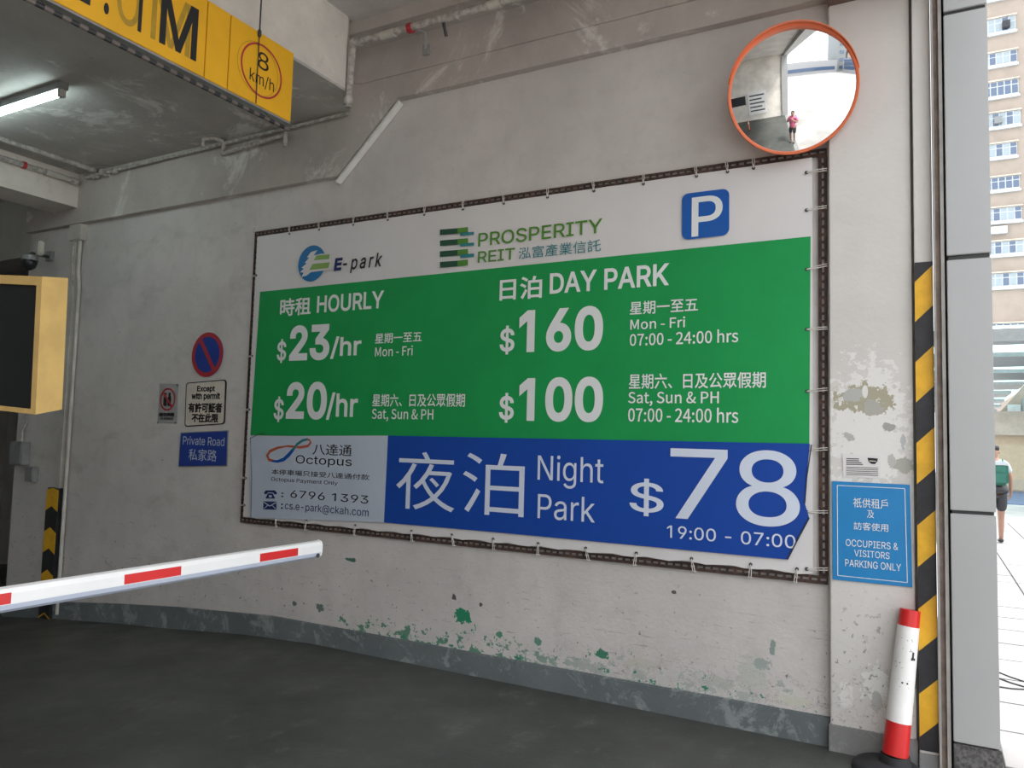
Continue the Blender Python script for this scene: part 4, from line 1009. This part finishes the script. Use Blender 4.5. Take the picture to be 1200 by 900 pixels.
# canopy with beams
t = thing('street_canopy', (3, 30, 0), 'pale translucent canopy on grey cross beams beyond the column', 'canopy')
for k in range(9):
    y0 = 24.1+k*3.9*1.55 if False else [24.1, 30.0, 36.2, 42.2, 49.3, 56, 63][k] if k < 7 else None
    if y0 is None: break
    yl = [3.5, 3.7, 3.4, 3.7, 2.9, 2.6, 2.5][k]; xr = [9, 9, 3.75, 3.7, 3.9, 4.2, 4.4][k]
    MB().box((-6, y0, 4.6), (xr, min(y0+yl, 34.0) if y0 < 32 else y0+yl, 4.75)).build('cross_beam', M['greyb'], t)
MB().box((-6, 20.0, 4.6), (9, 20.9, 4.95)).build('cross_beam', M['greyb'], t)
MB().box((-6, 20.0, 5.0), (9, 34.9, 5.03)).build('canopy_sheet', M['sheet'], t); MB().box((-6, 35.95, 5.0), (4.4, 68, 5.03)).build('canopy_sheet', M['sheet'], t)
for x in (-5.5, 8.6):
    for y in ((20.5, 32, 44, 56) if x < 0 else (20.5, 32)): MB().tube([(x, y, -.1), (x, y, 4.6)], .12, 12).build('post', M['greyb'], t)
# gable bit seen over the band at the right edge
t = thing('stair_block', (4.6, 35, 0), 'small tan sloping stair roof over white window panels behind the concrete band', 'building')
g = [W(px, py, 35) for px, py in ((1169, 486), (1204, 447), (1240, 447), (1240, 486))]
MB().prism([(g[0].x, 35, 3.2), (g[1].x, 35, g[1].z), (9, 35, g[1].z), (9, 35, 3.2)], (0, .9, 0)).build('wall', M['tile'], t)
a = W(1176, 483, 34.95)
for i in range(4):
    x0 = a.x+.15+i*.55; MB().box((x0, 34.93, 3.3), (x0+.48, 35.0, 3.3+min(.75, .35+.25*i))).build('window_panel', M['winw'] if i % 2 == 0 else M['glass2'], t)

# tall building across the street: floors of ribbon windows
YBD = 75.0
t = thing('apartment_block', (10, YBD, 0), 'tall tan tiled block with rows of white framed windows across the street', 'building')
MB().box((1, YBD, -.1), (26, YBD+14, 62)).build('facade', M['tile'], t)
rows = [(42.6, 44.0, 0), (39.4, 40.75, 1), (36.35, 37.55, 2), (33.45, 34.85, 3), (30.65, 31.95, 4), (27.85, 29.1, 5), (24.85, 26.05, 6), (22.0, 23.25, 7), (19.0, 20.2, 8), (16.1, 17.35, 9), (11.65, 12.85, 10), (45.6, 46.9, 11)]
xr = 7.15
for z0, z1, r in rows:
    XR = [7.15, 7.15, 7.2, 7.25, 7.35, 7.05, 7.2, 7.3, 7.9, 7.9, 7.9, 7.2][r]
    for seg_ in range(2):
        xb = XR - 3.2 if seg_ == 0 else XR+1.0
        xe = xb+3.2
        w = MB().box((xb, YBD-.10, z0), (xe, YBD+.02, z1)).build('window', M['winw'], t)
        npn = 6; pw = (xe-xb)/npn
        for i in range(npn):
            gl = M['glass'] if (i*7+r*3) % 5 < 2 or r in (3, 6, 10) else M['glass2']
            for a, b in ((z0+.16, z0+.16+(z1-z0-.2)*.62), (z0+.16+(z1-z0-.2)*.70, z1-.05)):
                o = MB().box((xb+i*pw+.045, YBD-.13, a), (xb+(i+1)*pw-.045, YBD-.09, b)).build('pane', gl, None); o.parent = w
        MB().box((xb-.1, YBD-.25, z0-.22), (xe+.1, YBD, z0-.02)).build('sill', M['winw'], t)
        MB().box((xb-.1, YBD-.28, z1+.02), (xe+.1, YBD, z1+.13)).build('window_hood', M['bconc'], t)
    if r in (1, 4):
        xx = XR-.75 if r == 1 else XR-1.7
        o = MB().box((xx-.3, YBD-.55, z0+.25), (xx+.3, YBD-.10, z0+.85)).build('air_conditioner', M['grey'] if r == 1 else M['greyb'], t)
MB().box((4.6, YBD-.4, 20.9), (6.2, YBD, 21.55)).build('ledge_panel', M['winw'], t)
MB().box((1, YBD-.6, 11.1), (26, YBD, 11.5)).build('parapet_band', M['farb'], t)
MB().box((1, YBD-1.0, 10.5), (26, YBD, 10.9)).build('parapet_band', M['bconc'], t)

# things across the driveway and the street that the mirror shows
def board(nm, x0, x1, z0, z1, m, label, cat, Y=-8.99, lines=0):
    t = thing(nm, ((x0+x1)/2, Y, z0), label, cat)
    MB().box((x0, Y, z0), (x1, Y+.05, z1)).build('board', M[m], t)
    for k in range(lines):
        zc = z1-(z1-z0)*(k+1)/(lines+1); MB().box((x0+.12, Y+.05, zc-.05), (x1-.12-.2*(k % 2), Y+.053, zc+.05)).build('text_line', M['grey'], t)
board('notice_board', -6.2, -4.3, 2.0, 2.6, 'hazy', 'ochre board on the opposite wall, seen in the mirror', 'board')
board('service_window', -6.2, -4.3, .9, 1.9, 'screen', 'dark kiosk window on the opposite wall, seen in the mirror', 'window')
board('dark_panel', -4.1, -2.9, 1.4, 2.1, 'grey', 'small dark panel on the opposite wall, seen in the mirror', 'panel')
board('poster_board', -2.7, -1.3, .5, 2.3, 'arm', 'white poster board on the opposite wall, seen in the mirror', 'board', lines=5)
for i, (x, y) in enumerate(((-3.6, -6.4), (-3.1, -6.8), (-2.5, -7.2))):
    t = thing('bollard', (x, y, 0), ['orange and white flexible bollard nearest the barrier, seen in the mirror', 'middle orange and white flexible bollard, seen in the mirror', 'flexible bollard nearest the opposite wall, seen in the mirror'][i], 'bollard', None)
    MB().tube([(x, y, 0), (x, y, .75)], .04, 12).build('post', M['orange'], t); MB().tube([(x, y, .5), (x, y, .62)], .043, 12).build('band', M['conew'], t); MB().tube([(x, y, 0), (x, y, .04)], .1, 16).build('base', M['rubber'], t)
def block(x0, x1, y0, y1, h, m, label, floors, face):
    t = thing('street_building', ((x0+x1)/2, (y0+y1)/2, 0), label, 'building')
    MB().box((x0, y0, -.1), (x1, y1, h)).build('facade', M[m], t)
    for k in range(floors):
        z = 1.2+k*h/floors
        if face == 'x': MB().box((x0-.1, y0+1, z), (x0+.05, y1-1, z+1.3)).build('window_band', M['glass'], t)
        else: MB().box((x0+1, y1-.05, z), (x1-1, y1+.1, z+1.3)).build('window_band', M['glass'], t)
block(26, 36, -45, -10, 4.5, 'farb', 'low grey building far across the street, seen in the mirror', 3, 'x')
block(3, 24, -56, -46, 5, 'farb', 'low pale building at the end of the street, seen in the mirror', 1, 'y')
block(25, 29, -58, -48, 26, 'greyb', 'tall dark grey block at the end of the street, seen in the mirror', 8, 'y')
block(31, 39, -60, -50, 30, 'tile', 'tall tan block beside the dark grey one, seen in the mirror', 9, 'y')
